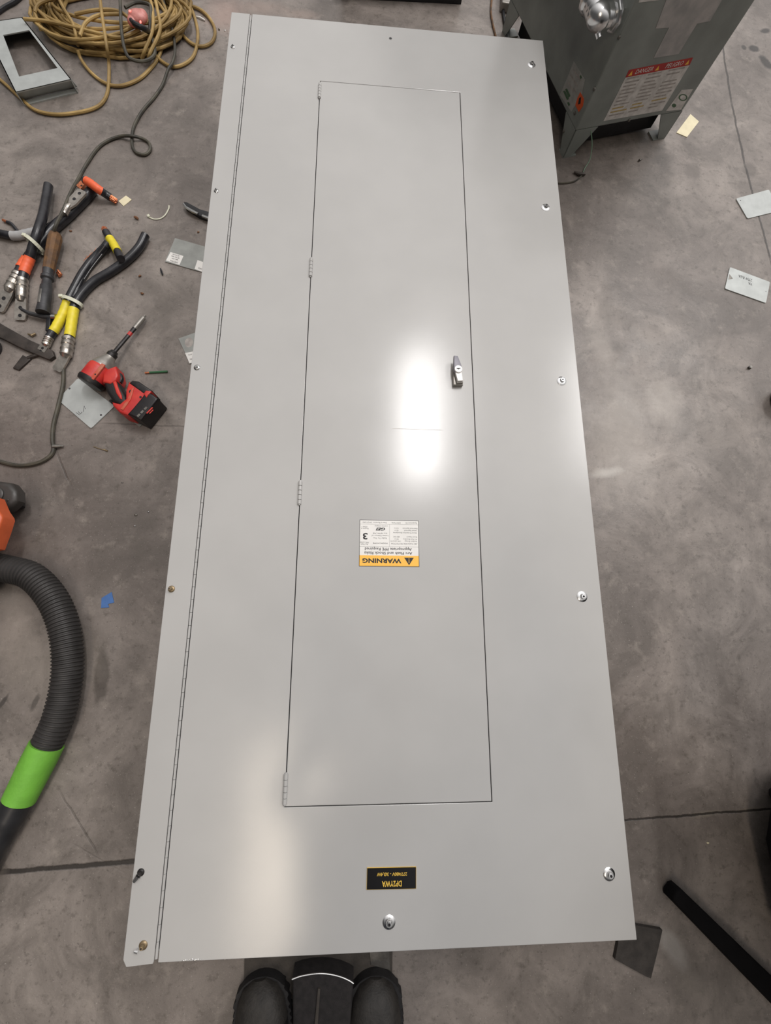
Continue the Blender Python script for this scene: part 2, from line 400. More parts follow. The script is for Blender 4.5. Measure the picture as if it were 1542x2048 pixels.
def lt(txt, u, v, size, width, mi=1, **k):
    lb.text(txt, WL @ M.Translation((u * lw, v * lh, tz)), size * lh, mi, width=width * lw, **k)
lt('WARNING', .627, .873, .128, .645, bold=.0005)
lt('Arc Flash and Shock Risks', .517, .712, .082, .80, 3, bold=.00015); lt('Appropriate PPE Required', .517, .626, .082, .785, 3, bold=.00015)
for tx, u, v, w_ in (('ARC FLASH RISK PROTECTION', .25, .508, .44), ('Incident Energy:', .14, .455, .21), ('1.95 cal/cm^2', .39, .455, .17), ('Arc Flash Boundary:', .15, .41, .24),
                     ('50 in', .38, .41, .07), ('Shock Hazard:', .12, .36, .18), ('480 VAC', .38, .36, .11), ('Shock Protection Boundaries', .235, .272, .40),
                     ('Limited Approach', .14, .222, .22), ('42 in', .38, .222, .07), ('Restricted Approach', .15, .175, .25), ('12 in', .38, .175, .07),
                     ('MINIMUM PPE', .65, .503, .24), ('Refer To The', .655, .393, .22), ('Latest Edition of', .655, .34, .28), ('the NFPA 70E', .655, .29, .24),
                     ('Arc Flash', .915, .53, .12), ('PPE Level', .915, .49, .14), ('Project #', .91, .19, .12), ('15264.1', .915, .15, .10), ('a service company', .635, .132, .22),
                     ('Equipment ID:', .13, .055, .2), ('DP2YWA', .385, .055, .15), ('Date of Revision:', .66, .055, .23), ('09/27/2021', .88, .055, .16)):
    lt(tx, u, v, .042 if tx not in ('MINIMUM PPE',) else .048, w_, 3)
lt('3', .905, .35, .19, .08, bold=.0005)
lt('GEI', .635, .195, .085, .16, shear=.3, bold=.00035)
lb.build('warning_label', [K['white'], K['ink'], K['amber'], K['inkgrey']], panel, label='white and amber arc flash warning label')
# engraved nameplate
NW, NH = .0905, .0345
NM = M.Translation((.0486, -.9987, PZ + .0005)) @ M.Rotation(PI - .012, 4, 'Z')
nb = MB(); nb.box((NW / 2, NH / 2, .0004), (NW, NH, .0014), 1, mx=NM); nb.box((NW / 2, NH / 2, .0009), (NW - .0008, NH - .0008, .0008), 0, mx=NM)
nb.text('DP2YWA', NM @ M.Translation((.49 * NW, .73 * NH, .00135)), .0125, 1, width=.4 * NW, bold=.0003)
nb.text('277/480V - 3\u00d8,4W', NM @ M.Translation((.49 * NW, .30 * NH, .00135)), .0075, 1, width=.61 * NW, bold=.00012)
nb.build('nameplate', [K['nameblack'], K['gold']], panel, label='black nameplate with gold lettering')
b = MB(); b.box((.062, -.133, PZ + .0004), (.115, .0007, .0003)); b.build('scratch', K['labelink'], door)
# latch
LM = M.Translation((.1562, .0075, PZ)) @ M.Rotation(.10, 4, 'Z')
la = MB()
la.prism([(-.0125, -.030), (.0105, -.031), (.0095, .012), (-.0085, .012)], 0, .011, 0, .0015, mx=LM)
la.prism([(-.0055, -.0285), (.0095, -.0285), (.0085, .014), (-.0085, .016)], .011, .017, 0, .001, mx=LM)
latch = la.build('latch', K['castgrey'], panel)
lv = MB(); lv.prism([(-.0095, .004), (-.0075, -.004), (.0085, -.004), (.0105, .010), (.0045, .038), (-.0045, .039), (-.0075, .020)], .014, .0225, 0, .0015, mx=LM)
lv.build('latch_lever', mat('latch_grey', (128, 126, 134), rough=.4, metal=.1), latch)
lk = MB(); lk.lathe(LM @ V((0.001, .003, .016)), (0, 0, 1), [(0, .0095), (.0075, .0095), (.0085, .0085)], 24); lk.prism([(-.004, -.026), (.0085, -.026), (.0085, .0), (-.007, .0)], .016, .0215, 0, .001, mx=LM)
lk.box((.001, .0035, .0248), (.0085, .0017, .0008), 1, mx=LM); lk.box((.001, .0025, .0248), (.003, .002, .0008), 1, mx=LM)
lk.build('lock_cylinder', [mat('latch_face', (232, 230, 228), rough=.4, metal=.1, var=.03), K['ink']], latch)
# cover screws
def screw(x, y, r, hgt, name='cover_screw', m=None, tilt=0, hexr=None, lean=(0, 0)):
    b = MB(); d = V((lean[0], lean[1], 1))
    b.lathe((x, y, PZ), (0, 0, 1), [(0, r), (.0008, r), (.002, r * .82), (.0028, r * .62)], 28)
    b.lathe((x, y, PZ + .0024), d, [(0, r * .55), (hgt * .7, r * .5), (hgt, r * .38), (hgt * 1.02, r * .16)], 6 if hexr else 20)
    b.lathe((x, y, PZ + .0024 + hgt * .98), d, [(0, r * .22), (.0006, r * .22)], 6, 1)
    b.build(name, [m or K['chrome'], K['ink']], panel)
for x, y in ((.4142, 1.0251), (.4155, .5148), (.4143, .0037), (.4144, -.5071), (.4156, -1.0222), (-.0013, -1.0836)):
    screw(x, y, .0115, .005)
for x, y, m_, r_, hg in ((-.4421, .9944, K['steel'], .0062, .003), (-.4435, .4988, K['steel'], .0062, .004), (-.4433, .0018, K['steel'], .0070, .003), (-.4451, -.497, K['brass'], .0068, .009)):
    screw(x, y, r_, hg, m=m_)
screw(-.4435, -.9930, .0062, .004, m=K['darkmetal']); screw(-.426, -1.1020, .0072, .006, m=K['brass'])
b = MB(); b.tube([(-.4515, -1.0045, PZ + .0045), (-.4455, -.9965, PZ + .0055)], [.003, .0045], 10); b.build('screw_tip', K['chrome'], panel)
b = MB(); b.tube([(-.4385, -1.1085, PZ + .003), (-.4325, -1.1095, PZ + .003)], [.0025, .0035], 10); b.build('screw_tip', K['chrome'], panel)
b = MB(); b.lathe((-.0011, 1.0806, PZ + .0001), (0, 0, 1), [(0, .0042), (.0003, .0042)], 20); b.lathe((-.0011, 1.0806, PZ), (0, 0, 1), [(0, .0056), (.0004, .0054), (.0003, .004)], 20, 1)
b.build('screw_hole', [K['ink'], PAINT], panel)
b = MB()                                                # bare chips on the lower edge
for k in range(9):
    x = -.356 + k * .0035 + random.uniform(-.001, .001); b.sphere((x, y0 + .0012 + random.uniform(0, .0015), PZ), (random.uniform(.001, .0024), random.uniform(.0006, .0015), .0004), seg=8)
b.build('bare_metal_chips', K['chrome'], panel)

# ------------------------------------------------------------------ transformer cabinet, upper right
ZS = .09
B = g(1151, 262, ZS); Cc = g(1365, 222, ZS); D = g(1069, 22, ZS)
u = (Cc - B).normalized(); v = (D - B).normalized(); v = (v - u * v.dot(u)).normalized() * .94 + (D - B).normalized() * .06; v.normalize()
FW = (Cc - B).length; DP = .62; HT = .92
xf = thing('transformer_cabinet', (B.x, B.y, 0), 'grey green steel transformer cabinet on short legs beside the upper right panel corner', 'transformer')
b = MB(); q = [B, B + u * FW, B + u * FW + v * DP, B + v * DP]
b.prism([(p.x, p.y) for p in q], ZS, ZS + HT); b.build('cabinet_body', K['xfmr'], xf, bevel=.004)
b = MB(); ins = .045; qi = [q[0] + u * ins + v * ins, q[1] - u * ins + v * ins, q[2] - u * ins - v * ins, q[3] + u * ins - v * ins]
b.prism([(p.x, p.y) for p in qi], .012, ZS + .002); b.build('gap_shade_block', K['black'], xf)  # added black block that darkens the gap under the cabinet
for i, (p, a, c_) in enumerate(((q[0], u, v), (q[1], -u, v), (q[2], -u, -v), (q[3], u, -v))):
    b = MB()
    w1, w2 = .085, .03                                    # tapering corner legs of folded plate
    for s1 in ((a, c_), (c_, a)):
        t_ = s1[1] * .003
        A0 = p + s1[0] * .0; A1 = p + s1[0] * w1
        zb = .003
        P0 = [V((A0.x, A0.y, ZS)), V((A1.x, A1.y, ZS)), V((p.x, p.y, zb)) + s1[0] * w2, V((p.x, p.y, zb))]
        P1 = [x + t_ for x in P0]
        b.add(P0 + P1, [(0, 1, 2, 3), (7, 6, 5, 4), (0, 4, 5, 1), (1, 5, 6, 2), (2, 6, 7, 3), (3, 7, 4, 0)])
    foot = [p, p + a * .05, p + a * .05 + c_ * .04, p + c_ * .04]
    b.prism([(x.x, x.y) for x in foot], 0, .004)
    b.build('leg', K['xfmr'], xf)
nF = u.cross(V((0, 0, 1))).normalized(); nF = nF if nF.dot(CAMW - B) > 0 else -nF          # front face normal
nL = v.cross(V((0, 0, 1))).normalized(); nL = nL if nL.dot(CAMW - B) > 0 else -nL
def fpt(px, py, n, off): return onplane(px, py, B + n * off, n)
def fquad(b, pts, n, off, mi):
    P = [fpt(p[0], p[1], n, off) for p in pts]; b.add(P, [tuple(range(len(P)))], mi)
def slab(b, pts, n, t, mi):
    P = [fpt(p[0], p[1], n, .0002) for p in pts]; Q = [p + n * t for p in P]; k = len(P)
    b.add(P + Q, [tuple(range(k))[::-1], tuple(range(k, 2 * k))] + [(i, (i + 1) % k, k + (i + 1) % k, k + i) for i in range(k)], mi)
# danger label
b = MB(); TL_, TR_, BR_, BL_ = (1251, 155), (1379, 130), (1324, 221), (1207, 242)
slab(b, [TL_, TR_, BR_, BL_], nF, .0004, 0)
tlr, trr = (1258, 140), (1386, 115)
slab(b, [tlr, trr, TR_, TL_], nF, .0006, 1)
o_ = fpt(*TL_, nF, .0012); hx = (fpt(*TR_, nF, .0012) - o_); wlab = hx.length; hx.normalize(); hy = (o_ - fpt(*BL_, nF, .0012)); hlab = hy.length; hy = (hy - hx * hy.dot(hx)).normalized()
DM = M((list(hx) + [0], list(hy) + [0], list(hx.cross(hy)) + [0], [0, 0, 0, 1])).transposed(); DM = M.Translation(o_) @ DM
bandh = (fpt(*tlr, nF, .0012) - o_).dot(hy)
b.text('DANGER', DM @ M.Translation((.26 * wlab, bandh * .48, 0)), bandh * .85, 2, width=.27 * wlab, shear=.15)
b.text('PELIGRO', DM @ M.Translation((.73 * wlab, bandh * .48, 0)), bandh * .85, 2, width=.27 * wlab, shear=.15)
for uu in (.06, .47, .94):
    P = [DM @ V((uu * wlab + a * bandh * .35, bandh * c_, 0)) for a, c_ in ((-1, .15), (1, .15), (0, .8))]; b.add(P, [(0, 1, 2)], 3)
random.seed(3)
for cidx in range(3):
    for r in range(11):
        if r == 2 and cidx == 2: continue
        y = -.06 - r * .085; w_ = random.uniform(.16, .27)
        x = .04 + cidx * .325
        mi = 5 if r in (8, 9) and random.random() < .8 else 4
        P = [DM @ V(((x + a * w_) * wlab, (y + c_ * .035) * hlab, -.0004)) for a, c_ in ((0, 0), (1, 0), (1, 1), (0, 1))]; b.add(P, [(0, 1, 2, 3)], mi)
b.build('danger_label', [K['labelwhite'], K['danger'], K['white'], K['amber'], K['labelink'], K['labelyel']], xf, label='white label with red danger header')
b = MB(); slab(b, [(1363, 180), (1386, 178), (1362, 219), (1332, 222)], nF, .0005, 0)
P = [fpt(1366 + 9 * math.cos(t), 195 + 7 * math.sin(t), nF, .0009) for t in [k * PI / 8 for k in range(16)]]; Pi_ = [fpt(1366 + 6 * math.cos(t), 195 + 5 * math.sin(t), nF, .0009) for t in [k * PI / 8 for k in range(16)]]
b.add(P + Pi_, [(i, (i + 1) % 16, 16 + (i + 1) % 16, 16 + i) for i in range(16)], 1)
b.add([fpt(1348 + 4.5 * math.cos(t), 211 + 4 * math.sin(t), nF, .0009) for t in [k * PI / 6 for k in range(12)]], [tuple(range(12))], 1)
b.build('round_mark_label', [K['labelwhite'], K['stickerg']], xf, label='small white label with green round marks')
# rating plate on the left face
b = MB(); slab(b, [(1148, 122), (1170, 160), (1163, 190), (1143, 224), (1120, 190), (1135, 155)], nL, .0005, 0)
for (a0, a1, a2, a3), mi in ((((1126, 182), (1130, 181), (1138, 198), (1134, 200)), 1), (((1130, 178), (1134, 177), (1141, 192), (1137, 195)), 1), (((1134, 205), (1138, 204), (1140, 210), (1137, 212)), 1),
                             (((1146, 176), (1148, 175), (1156, 192), (1154, 193)), 2), (((1140, 150), (1142, 148), (1156, 172), (1154, 174)), 2), (((1146, 140), (1148, 138), (1162, 160), (1160, 162)), 2),
                             (((1159, 152), (1162, 150), (1164, 156), (1161, 158)), 1), (((1135, 165), (1137, 163), (1148, 182), (1146, 184)), 2)):
    fquad(b, (a0, a1, a2, a3), nL, .0012, mi)
b.build('rating_label', [K['labelgrey'], K['stickerg'], K['labelink']], xf, label='silver rating label on the narrow side')
b = MB(); slab(b, [(1161, 184), (1168, 198), (1166, 212), (1158, 224), (1151, 210), (1155, 196)], nL, .0009, 0)
fquad(b, [(1158, 196), (1162, 194), (1161, 207), (1156, 209)], nL, .0015, 1)
b.build('orange_sticker', [K['stickero'], K['ink']], xf, label='small orange sticker')
# torn tape residue
b = MB(); slab(b, [(1307, 116), (1357, 108), (1394, 47), (1420, 42), (1455, -20), (1340, -20), (1311, 57), (1338, 55)], nF, .0005, 0)
b.build('tape_residue', K['peel'], xf, label='torn strip of faded grey tape')
b = MB(); slab(b, [(1277, 5), (1318, 0), (1330, -20), (1285, -20)], nF, .0005, 0); b.build('white_label', K['labelwhite'], xf)
for px, py, n_ in ((1189, 178, nL), (1238, 74, nF), (1128, 262, nL), (1150, 226, nL), (1258, 240, nF)):
    b = MB(); p = fpt(px, py, n_, 0); b.lathe(p, n_, [(0, .005), (.002, .005), (.004, .003)], 12); b.build('cabinet_screw', K['dullsteel'], xf)
# conduit elbow coming out of the front face
b = MB()
ec = onplane(1198, 34, B + nL * .055, nL); e0 = ec - nL * .055
b.tube(smooth_path([e0, ec - nL * .028, ec - nL * .004 + v * .004, ec + v * .03, ec + v * .07, ec + v * .5], 6), [.024] * 6 + [.029] * 12 + [.027] * 6 + [.0195] * 7, 22)
b.sphere(ec, (.033, .033, .031), seg=22)
b.lathe(e0, nL, [(0, .036), (.007, .036), (.009, .030), (.018, .030)], 8)
b.lathe(ec + v * .045, v, [(0, .026), (.006, .030), (.020, .030), (.024, .022)], 22)
b.lathe(ec + V((.0, .0, -.020)) - v * .014, V((.3, -.4, -.3)), [(0, .008), (.018, .007)], 10)
b.build('conduit_elbow', K['chrome'], xf, label='shiny metal conduit elbow')

# ------------------------------------------------------------------ generic floor bits
def flat(name, pts, z0, z1, m, label, cat, group=None, extra=None, round_=0.):
    P = [g(p[0], p[1], z1) for p in pts]
    if round_:
        Q = []
        for i, p in enumerate(P):
            a, c_ = (P[i - 1] - p).normalized(), (P[(i + 1) % len(P)] - p).normalized()
            for t in (0, .3, .5, .7, 1):
                pa, pb = p + a * round_, p + c_ * round_; Q.append(pa * (1 - t) ** 2 + p * 2 * t * (1 - t) + pb * t * t)
        P = Q
    b = MB(); b.prism([(p.x, p.y) for p in P], z0, z1, 0)
    ms = [m]
    if extra: ms += extra(b, z1)
    return b.build(name, ms, None, label, cat, group)
def pframe(px, py, z, ang):
    p = g(px, py, z); return M.Translation(p) @ M.Rotation(ang, 4, 'Z')
def ex1(b, z):
    for hx_, hy_ in ((139, 777), (202, 830)): b.lathe(g(hx_, hy_, z), (0, 0, 1), [(0, .003), (.0003, .003)], 12, 1)
    p = pframe(162, 822, z + .0003, .85); b.tube([p @ V((-.012, .006, 0)), p @ V((-.010, -.006, 0))], .0006, 4, 1); b.tube([p @ V((-.006, .004, 0)), p @ V((-.007, -.006, 0)), p @ V((.0, -.004, 0))], .0006, 4, 1)
    b.tube([p @ V((.003, -.006, 0)), p @ V((.016, .006, 0)), p @ V((.012, -.004, 0))], .0006, 4, 1)
    return [K['inkgrey']]
flat('metal_plate', [(156, 756), (115, 799), (182, 857), (229, 812)], 0, .003, K['plate'], 'pale metal plate with scribbled mark tucked under the nose of the red driver', 'metal plate', 'loose metal plates', ex1, .006)
flat('metal_plate', [(228, 812), (279, 854), (322, 812), (268, 770)], 0, .003, K['platedk'], 'dull metal plate almost hidden beneath the driver battery', 'metal plate', 'loose metal plates', None, .004)
def ex3(b, z):
    P = [g(*p, z + .0004) for p in ((341, 504), (367, 512), (359, 530), (332, 521))]; b.add(P, [(0, 1, 2, 3)], 1)
    P = [g(*p, z + .0004) for p in ((395, 520), (412, 526), (408, 545), (389, 538))]; b.add(P, [(0, 1, 2, 3)], 1)
    a = math.atan2((g(367, 512) - g(341, 504)).y, (g(367, 512) - g(341, 504)).x) + PI
    for px, py, w_, s_, t_ in ((352, 510, .022, .005, '42C DP2YWA'), (351, 514, .026, .005, 'SEE NEC 408.4'), (350, 518, .02, .005, '480V 3PH'), (348, 523, .024, .008, 'DP2YWA')):
        b.text(t_, pframe(px, py, z + .0007, a), s_, 2, width=w_)
    b.text('DP2', pframe(401, 537, z + .0007, a), .008, 2, width=.014)
    return [K['white'], K['inkgrey']]
flat('metal_plate', [(350, 476), (330, 523), (415, 547), (434, 500)], 0, .003, K['platedk'], 'metal plate with two white stickers sliding under the left edge of the panel', 'metal plate', 'loose metal plates', ex3)
def ex4(b, z):
    P = [g(*p, z + .0004) for p in ((370, 706), (386, 703), (392, 722), (379, 727))]; b.add(P, [(0, 1, 2, 3)], 1)
    a = math.atan2((g(386, 703) - g(370, 706)).y, (g(386, 703) - g(370, 706)).x) + PI
    b.text('DP2', pframe(380, 709, z + .0007, a), .005, 2, width=.01); b.text('42', pframe(382, 718, z + .0007, a), .006, 2, width=.008)
    b.sphere(g(378, 685, z), (.012, .016, .0004), 3); return [K['white'], K['inkgrey'], K['labelink']]
flat('metal_plate', [(357, 677), (380, 727), (425, 712), (402, 661)], 0, .003, K['platedk'], 'metal plate corner with white sticker at the panel edge right of the driver bit', 'metal plate', 'loose metal plates', ex4)
def ex5(b, z):
    b.lathe(g(1481, 401, z), (0, 0, 1), [(0, .002), (.0003, .002)], 10, 1); return [K['inkgrey']]
flat('metal_plate', [(1472, 397), (1495, 437), (1560, 421), (1538, 379)], 0, .003, K['plate'], 'blank pale metal plate lying over the crack near the right edge', 'metal plate', 'loose metal plates', ex5, .006)
def ex6(b, z):
    a = math.atan2(-(g(1539, 563) - g(1461, 536)).y, -(g(1539, 563) - g(1461, 536)).x)
    b.text('2TW RGA', pframe(1491, 556, z + .0005, a), .015, 1, width=.048, shear=.1); b.text('TR', pframe(1501, 567, z + .0005, a), .012, 1, width=.014)
    P = [g(*p, z + .0004) for p in ((1459, 548), (1466, 557), (1457, 559))]; b.add(P, [(0, 1, 2)], 2)
    b.box(g(1532, 583, z + .0003), (.004, .001, .0003), 1); return [K['inkgrey'], K['dullsteel']]
flat('metal_plate', [(1460, 534), (1540, 564), (1532, 606), (1450, 577)], 0, .003, K['plate'], 'pale metal plate with upside down handwriting near the right edge', 'metal plate', 'loose metal plates', ex6, .005)
flat('paper_tag', [(1353, 265), (1381, 228), (1398, 243), (1374, 274)], .0, .002, K['cream'], 'small cream paper tag on the floor beside the transformer foot', 'paper tag')
flat('blue_tape_scrap', [(203, 1196), (223, 1184), (228, 1205), (216, 1208), (218, 1215), (202, 1216)], 0, .0015, K['blue'], 'crumpled scrap of blue painter tape on the floor left of the panel', 'tape')
flat('masking_tape_scrap', [(237, 402), (252, 391), (263, 399), (256, 405), (247, 412)], 0, .0015, K['cream'], 'torn bit of cream tape beside the orange taped cable end', 'tape')
flat('rubber_pad', [(1238, 1845), (1325, 1860), (1318, 1892), (1302, 1957), (1290, 1952), (1230, 1919), (1236, 1888)], 0, .010, K['rubberpad'], 'dark rubber pad poking out under the lower right corner of the panel', 'rubber pad')
flat('dark_board', [(490, 1840), (786, 1840), (784, 1962), (700, 2040), (560, 2040), (488, 1962)], 0, .004, K['mat_'], 'dirty dark board sticking out from under the lower panel edge before the boots', 'board')
flat('metal_offcut', [(738, 1890), (778, 1890), (780, 1940), (742, 1930)], .004, .006, K['dullsteel'], 'grey metal offcut on the dark board by the right boot', 'metal scrap')

# frame bracket top left
br = thing('steel_frame_bracket', g(70, 120), 'pale grey steel frame bracket with square opening, at the upper left edge', 'bracket')
zf = .038
b = MB(); O = [(-38, 46), (44, 34), (143, 159), (31, 185)]; I = [(6, 70), (58, 60), (115, 136), (38, 153)]
Po = [g(*p, zf) for p in O]; Pi2 = [g(*p, zf) for p in I]
vv_ = Po + Pi2 + [p - V((0, 0, .003)) for p in Po + Pi2]; fs = []
for k in range(4):
    n = (k + 1) % 4; fs += [(k, n, 4 + n, 4 + k), (8 + k, 12 + k, 12 + n, 8 + n), (k, 8 + k, 8 + n, n), (4 + k, 4 + n, 12 + n, 12 + k)]
b.add(vv_, fs); b.build('frame_face', K['plate'], br)
def wall(b, p, q, out, z0=.0, t=.003):
    a = [p, q, V((q.x, q.y, z0)) + out, V((p.x, p.y, z0)) + out]; n = (q - p).cross(V((0, 0, 1))).normalized() * t
    b.add(a + [x - n for x in a], [(0, 1, 2, 3), (7, 6, 5, 4), (0, 4, 5, 1), (1, 5, 6, 2), (2, 6, 7, 3), (3, 7, 4, 0)])
b = MB(); dn = (g(48, 202, 0) - g(31, 185, zf)); dn.z = 0; wall(b, Po[3], Po[2], dn, .004)
b.build('sloped_flange', K['plate'], br)
b = MB(); P = [g(46, 202, .004), g(151, 176, .004), g(153, 184, .004), g(49, 210, .004)]; b.prism([(p.x, p.y) for p in P], 0, .004); b.build('lip', K['plate'], br)
b = MB(); wall(b, Po[2], Po[1], V((0, 0, 0)), .0); wall(b, Po[1], Po[0], V((0, 0, 0)), .0); wall(b, Po[0], Po[3], V((0, 0, 0)), .0); b.build('side_flange', K['plate'], br)

# ------------------------------------------------------------------ cords
random.seed(11)
rc = .0052
coil = thing('extension_cord', g(200, 60), 'heap of dirty yellow extension cord coiled at the upper left', 'extension cord')
b = MB()
turns = 30; pts = []
for i in range(turns * 14):
    t = i / 14.; th = 2 * PI * t
    k = (math.sin(t * 1.7) + math.sin(t * 4.1 + 1)) * .5
    rx, ry = .225 + .030 * k + .012 * math.sin(th * 3 + t), .155 + .030 * math.cos(t * 2.3)
    cx, cy = -.955 + .02 * math.sin(t * 2.9), 1.50 + .015 * math.cos(t * 3.7)
    z = .006 + .048 * (t / turns) * (0.6 + .4 * math.sin(t * 5.1)) + .004 * math.sin(th * 2 + t * 3)
    pts.append(V((cx + rx * math.cos(th + .3 * math.sin(t)), cy + ry * math.sin(th), max(.0055, z))))
b.tube(smooth_path(pts, 2), rc, 8)
b.build('coiled_length', K['cord'], coil)
def strand(px, z=.006, m='cord', r=rc, par=coil, name='loose_loop'):
    b = MB(); b.tube(path(px, z, 8), r, 8); return b.build(name, K[m], par)
strand([(199, -12, .07), (204, 30, .07), (213, 90, .06), (218, 130, .02), (216, 180, .006), (205, 205), (185, 218), (150, 226), (110, 229), (70, 220), (40, 195), (15, 172), (-10, 150)])
strand([(155, 100, .03), (163, 120, .012), (182, 145), (210, 166), (240, 172), (275, 160), (300, 138), (318, 112), (330, 70, .02), (334, 30, .03), (320, -10, .03)])
strand([(366, -10), (384, 20), (395, 60), (394, 90), (385, 115), (365, 130), (342, 133), (318, 118), (300, 95, .02)])
strand([(330, 22), (345, 32), (362, 65), (382, 86), (404, 93), (424, 84), (430, 62), (420, 38), (398, 18), (370, 11), (350, 16), (340, 32), (345, 50, .013)])
strand([(48, 38, .05), (90, 42, .05), (150, 55, .055), (190, 65, .055), (240, 75, .05), (280, 60, .05)])
strand([(70, 25, .05), (78, 8, .055), (110, -5, .055)]); strand([(82, 62, .02), (76, 42, .04), (70, 20, .05), (90, -6, .05)])
strand([(115, -8, .06), (128, 18, .062), (146, 48, .055), (152, 72, .045), (156, 92, .02)]); strand([(160, 72, .055), (172, 45, .06), (200, 30, .062), (240, 28, .06)])
strand([(150, 28, .06), (195, 20, .065), (235, 22, .06), (262, 40, .05), (275, 60, .03)]); strand([(284, 118, .015), (290, 100, .04), (305, 60, .055), (305, 20, .05), (298, -10, .05)])
strand([(296, 120, .012), (301, 104, .035), (320, 60, .05), (315, 20, .05), (308, -10, .05)])
dk = thing('dark_power_cord', g(300, 250), 'thin dark cord running from the yellow coil with a small loop down to the cables', 'power cord')
strand([(240, -8, .07), (243, 60, .07), (250, 100, .062), (262, 118, .055), (290, 122, .03), (310, 105, .03), (300, 60, .05), (302, 20, .055), (296, 8, .06), (272, 5, .06), (250, 15, .065)], m='darkcord', par=dk, name='cord')
strand([(325, -10, .03), (333, 30, .03), (345, 60, .02), (350, 100, .02), (345, 125, .02), (336, 140, .018), (325, 170, .005), (308, 195), (288, 218), (275, 238), (267, 256), (264, 275, .005), (265, 294), (274, 306), (290, 309), (300, 300), (298, 286), (284, 277, .006), (262, 272, .014), (240, 273, .006), (215, 282), (195, 297), (177, 322), (160, 352), (142, 385, .030), (127, 420, .040), (112, 450, .05), (106, 470, .032)], .0048, 'darkcord', .0047, dk, 'cord')
dk2 = MB(); dk2.tube(path([(127, 738), (126, 770), (117, 810), (107, 850), (105, 880), (107, 900), (98, 914), (75, 926), (40, 931), (10, 926), (-25, 915)], .0055), .0052, 8)
dk2.build('dark_power_cord', K['darkcord'], None, 'dark cord curving from the yellow taped cable lug to the left edge', 'power cord')
b = MB(); b.tube(path([(-10, 28), (10, 14), (28, 4), (45, -10)], .007), .0065, 8); b.build('power_lead', K['black'], None, 'short run of black cord crossing the upper left corner', 'cord')
# pink plug
pk = thing('lighted_cord_plug', g(270, 40, .06), 'pink translucent cord plug with a glowing light on the yellow coil', 'plug')
b = MB(); pc = g(275, 34, .075)
b.sphere(pc, (.030, .026, .018), seg=20); b.sphere(pc + V((-.014, -.016, -.002)), (.017, .020, .014), seg=16); b.sphere(pc + V((.014, .006, .0)), (.018, .022, .016), seg=16); b.build('plug_body', K['pink'], pk)
for ii, cc in (((260, 22), (.0045, .0035, .003)), ((281, 44), (.003, .005, .003))):
    b = MB(); b.sphere(g(*ii, .091), cc); b.build('indicator_light', K['led'], pk)
b = MB(); b.tube(path([(262, 40, .085), (270, 48, .088), (286, 56, .082), (296, 62, .06)], .08, 5), [.006] * 4 + [.008] * 12, 10); b.build('strain_relief', K['black'], pk)

# hanging black cables at the top
for pts, lab in (([(1003, -20), (1006, 20), (1012, 60), (1017, 95)], 'black cable left of two running down behind the top of the panel'),
                 ([(1070, -20), (1068, 20), (1060, 50), (1050, 90)], 'black cable right of two, beside the transformer side')):
    b = MB(); b.tube(path(pts, .006), .0058, 8); b.build('black_cable', K['black'], None, lab, 'cable', 'black cables behind the panel')
b = MB(); b.tube(path([(985, -15), (982, 20), (985, 45), (992, 75)], .004), .0035, 8); b.build('dirty_thin_cord', K['rust'], None, 'thin brown cord left of the two black cables', 'cord')
pb = thing('plug_box', g(1025, 5), 'grey plug box with black socket at the top edge above the panel', 'plug box')
b = MB(); b.box(g(1014, 0, .015), (.045, .09, .03), bev=.004, rz=-.1); b.build('grey_housing', K['castgrey'], pb)
b = MB(); b.box(g(1040, 2, .014), (.035, .07, .028), bev=.004, rz=-.1); b.build('black_socket', K['black'], pb)
b = MB(); P = [g(682, -3), g(922, 9), g(930, -70), g(680, -80)]
b.prism([(p.x, p.y) for p in P], 0, .12, 0, .006); b.build('black_case', K['black'], None, 'black case just showing at the top edge beyond the panel', 'case')

# ------------------------------------------------------------------ heavy cables with taped ends
def cable(name, pts, r, label, tapes=(), cat='cable', z=None, group=None, copper=None, jacket='jacket', name_tape='tape_wrap'):
    t = thing(name, g(pts[0][0], pts[0][1]), label, cat, group)
    P = path([(p[0], p[1], p[2] if len(p) > 2 else (z or r)) for p in pts], 0, 10)
    b = MB(); b.tube(P, r, 16); b.build('jacket', K[jacket], t)
    for a, c_, m_ in tapes:
        n = len(P) - 1; i0, i1 = int(a * n), max(int(c_ * n), int(a * n) + 2)
        b = MB(); Q = P[i0:i1 + 1]; b.tube(Q, [r * 1.09 + (.0006 if k % 4 == 0 else 0) for k in range(len(Q))], 18); b.build(name_tape, K[m_], t)
    if copper:
        i = 0 if copper < 0 else -1; d = (P[0] - P[1]).normalized() if copper < 0 else (P[-1] - P[-2]).normalized()
        b = MB(); o = d.orthogonal().normalized(); o2 = d.cross(o)
        for k in range(19):
            rr = 0 if k == 0 else (r * .33 if k < 7 else r * .62); th = k * 2 * PI / (6 if k < 7 else 12)
            off = (o * math.cos(th) + o2 * math.sin(th)) * rr
            b.tube([P[i] + off - d * .004, P[i] + off + d * random.uniform(.75, 1) * abs(copper)], r * .17, 6)
        b.build('copper_strands', K['copper'], t)
    return t, P
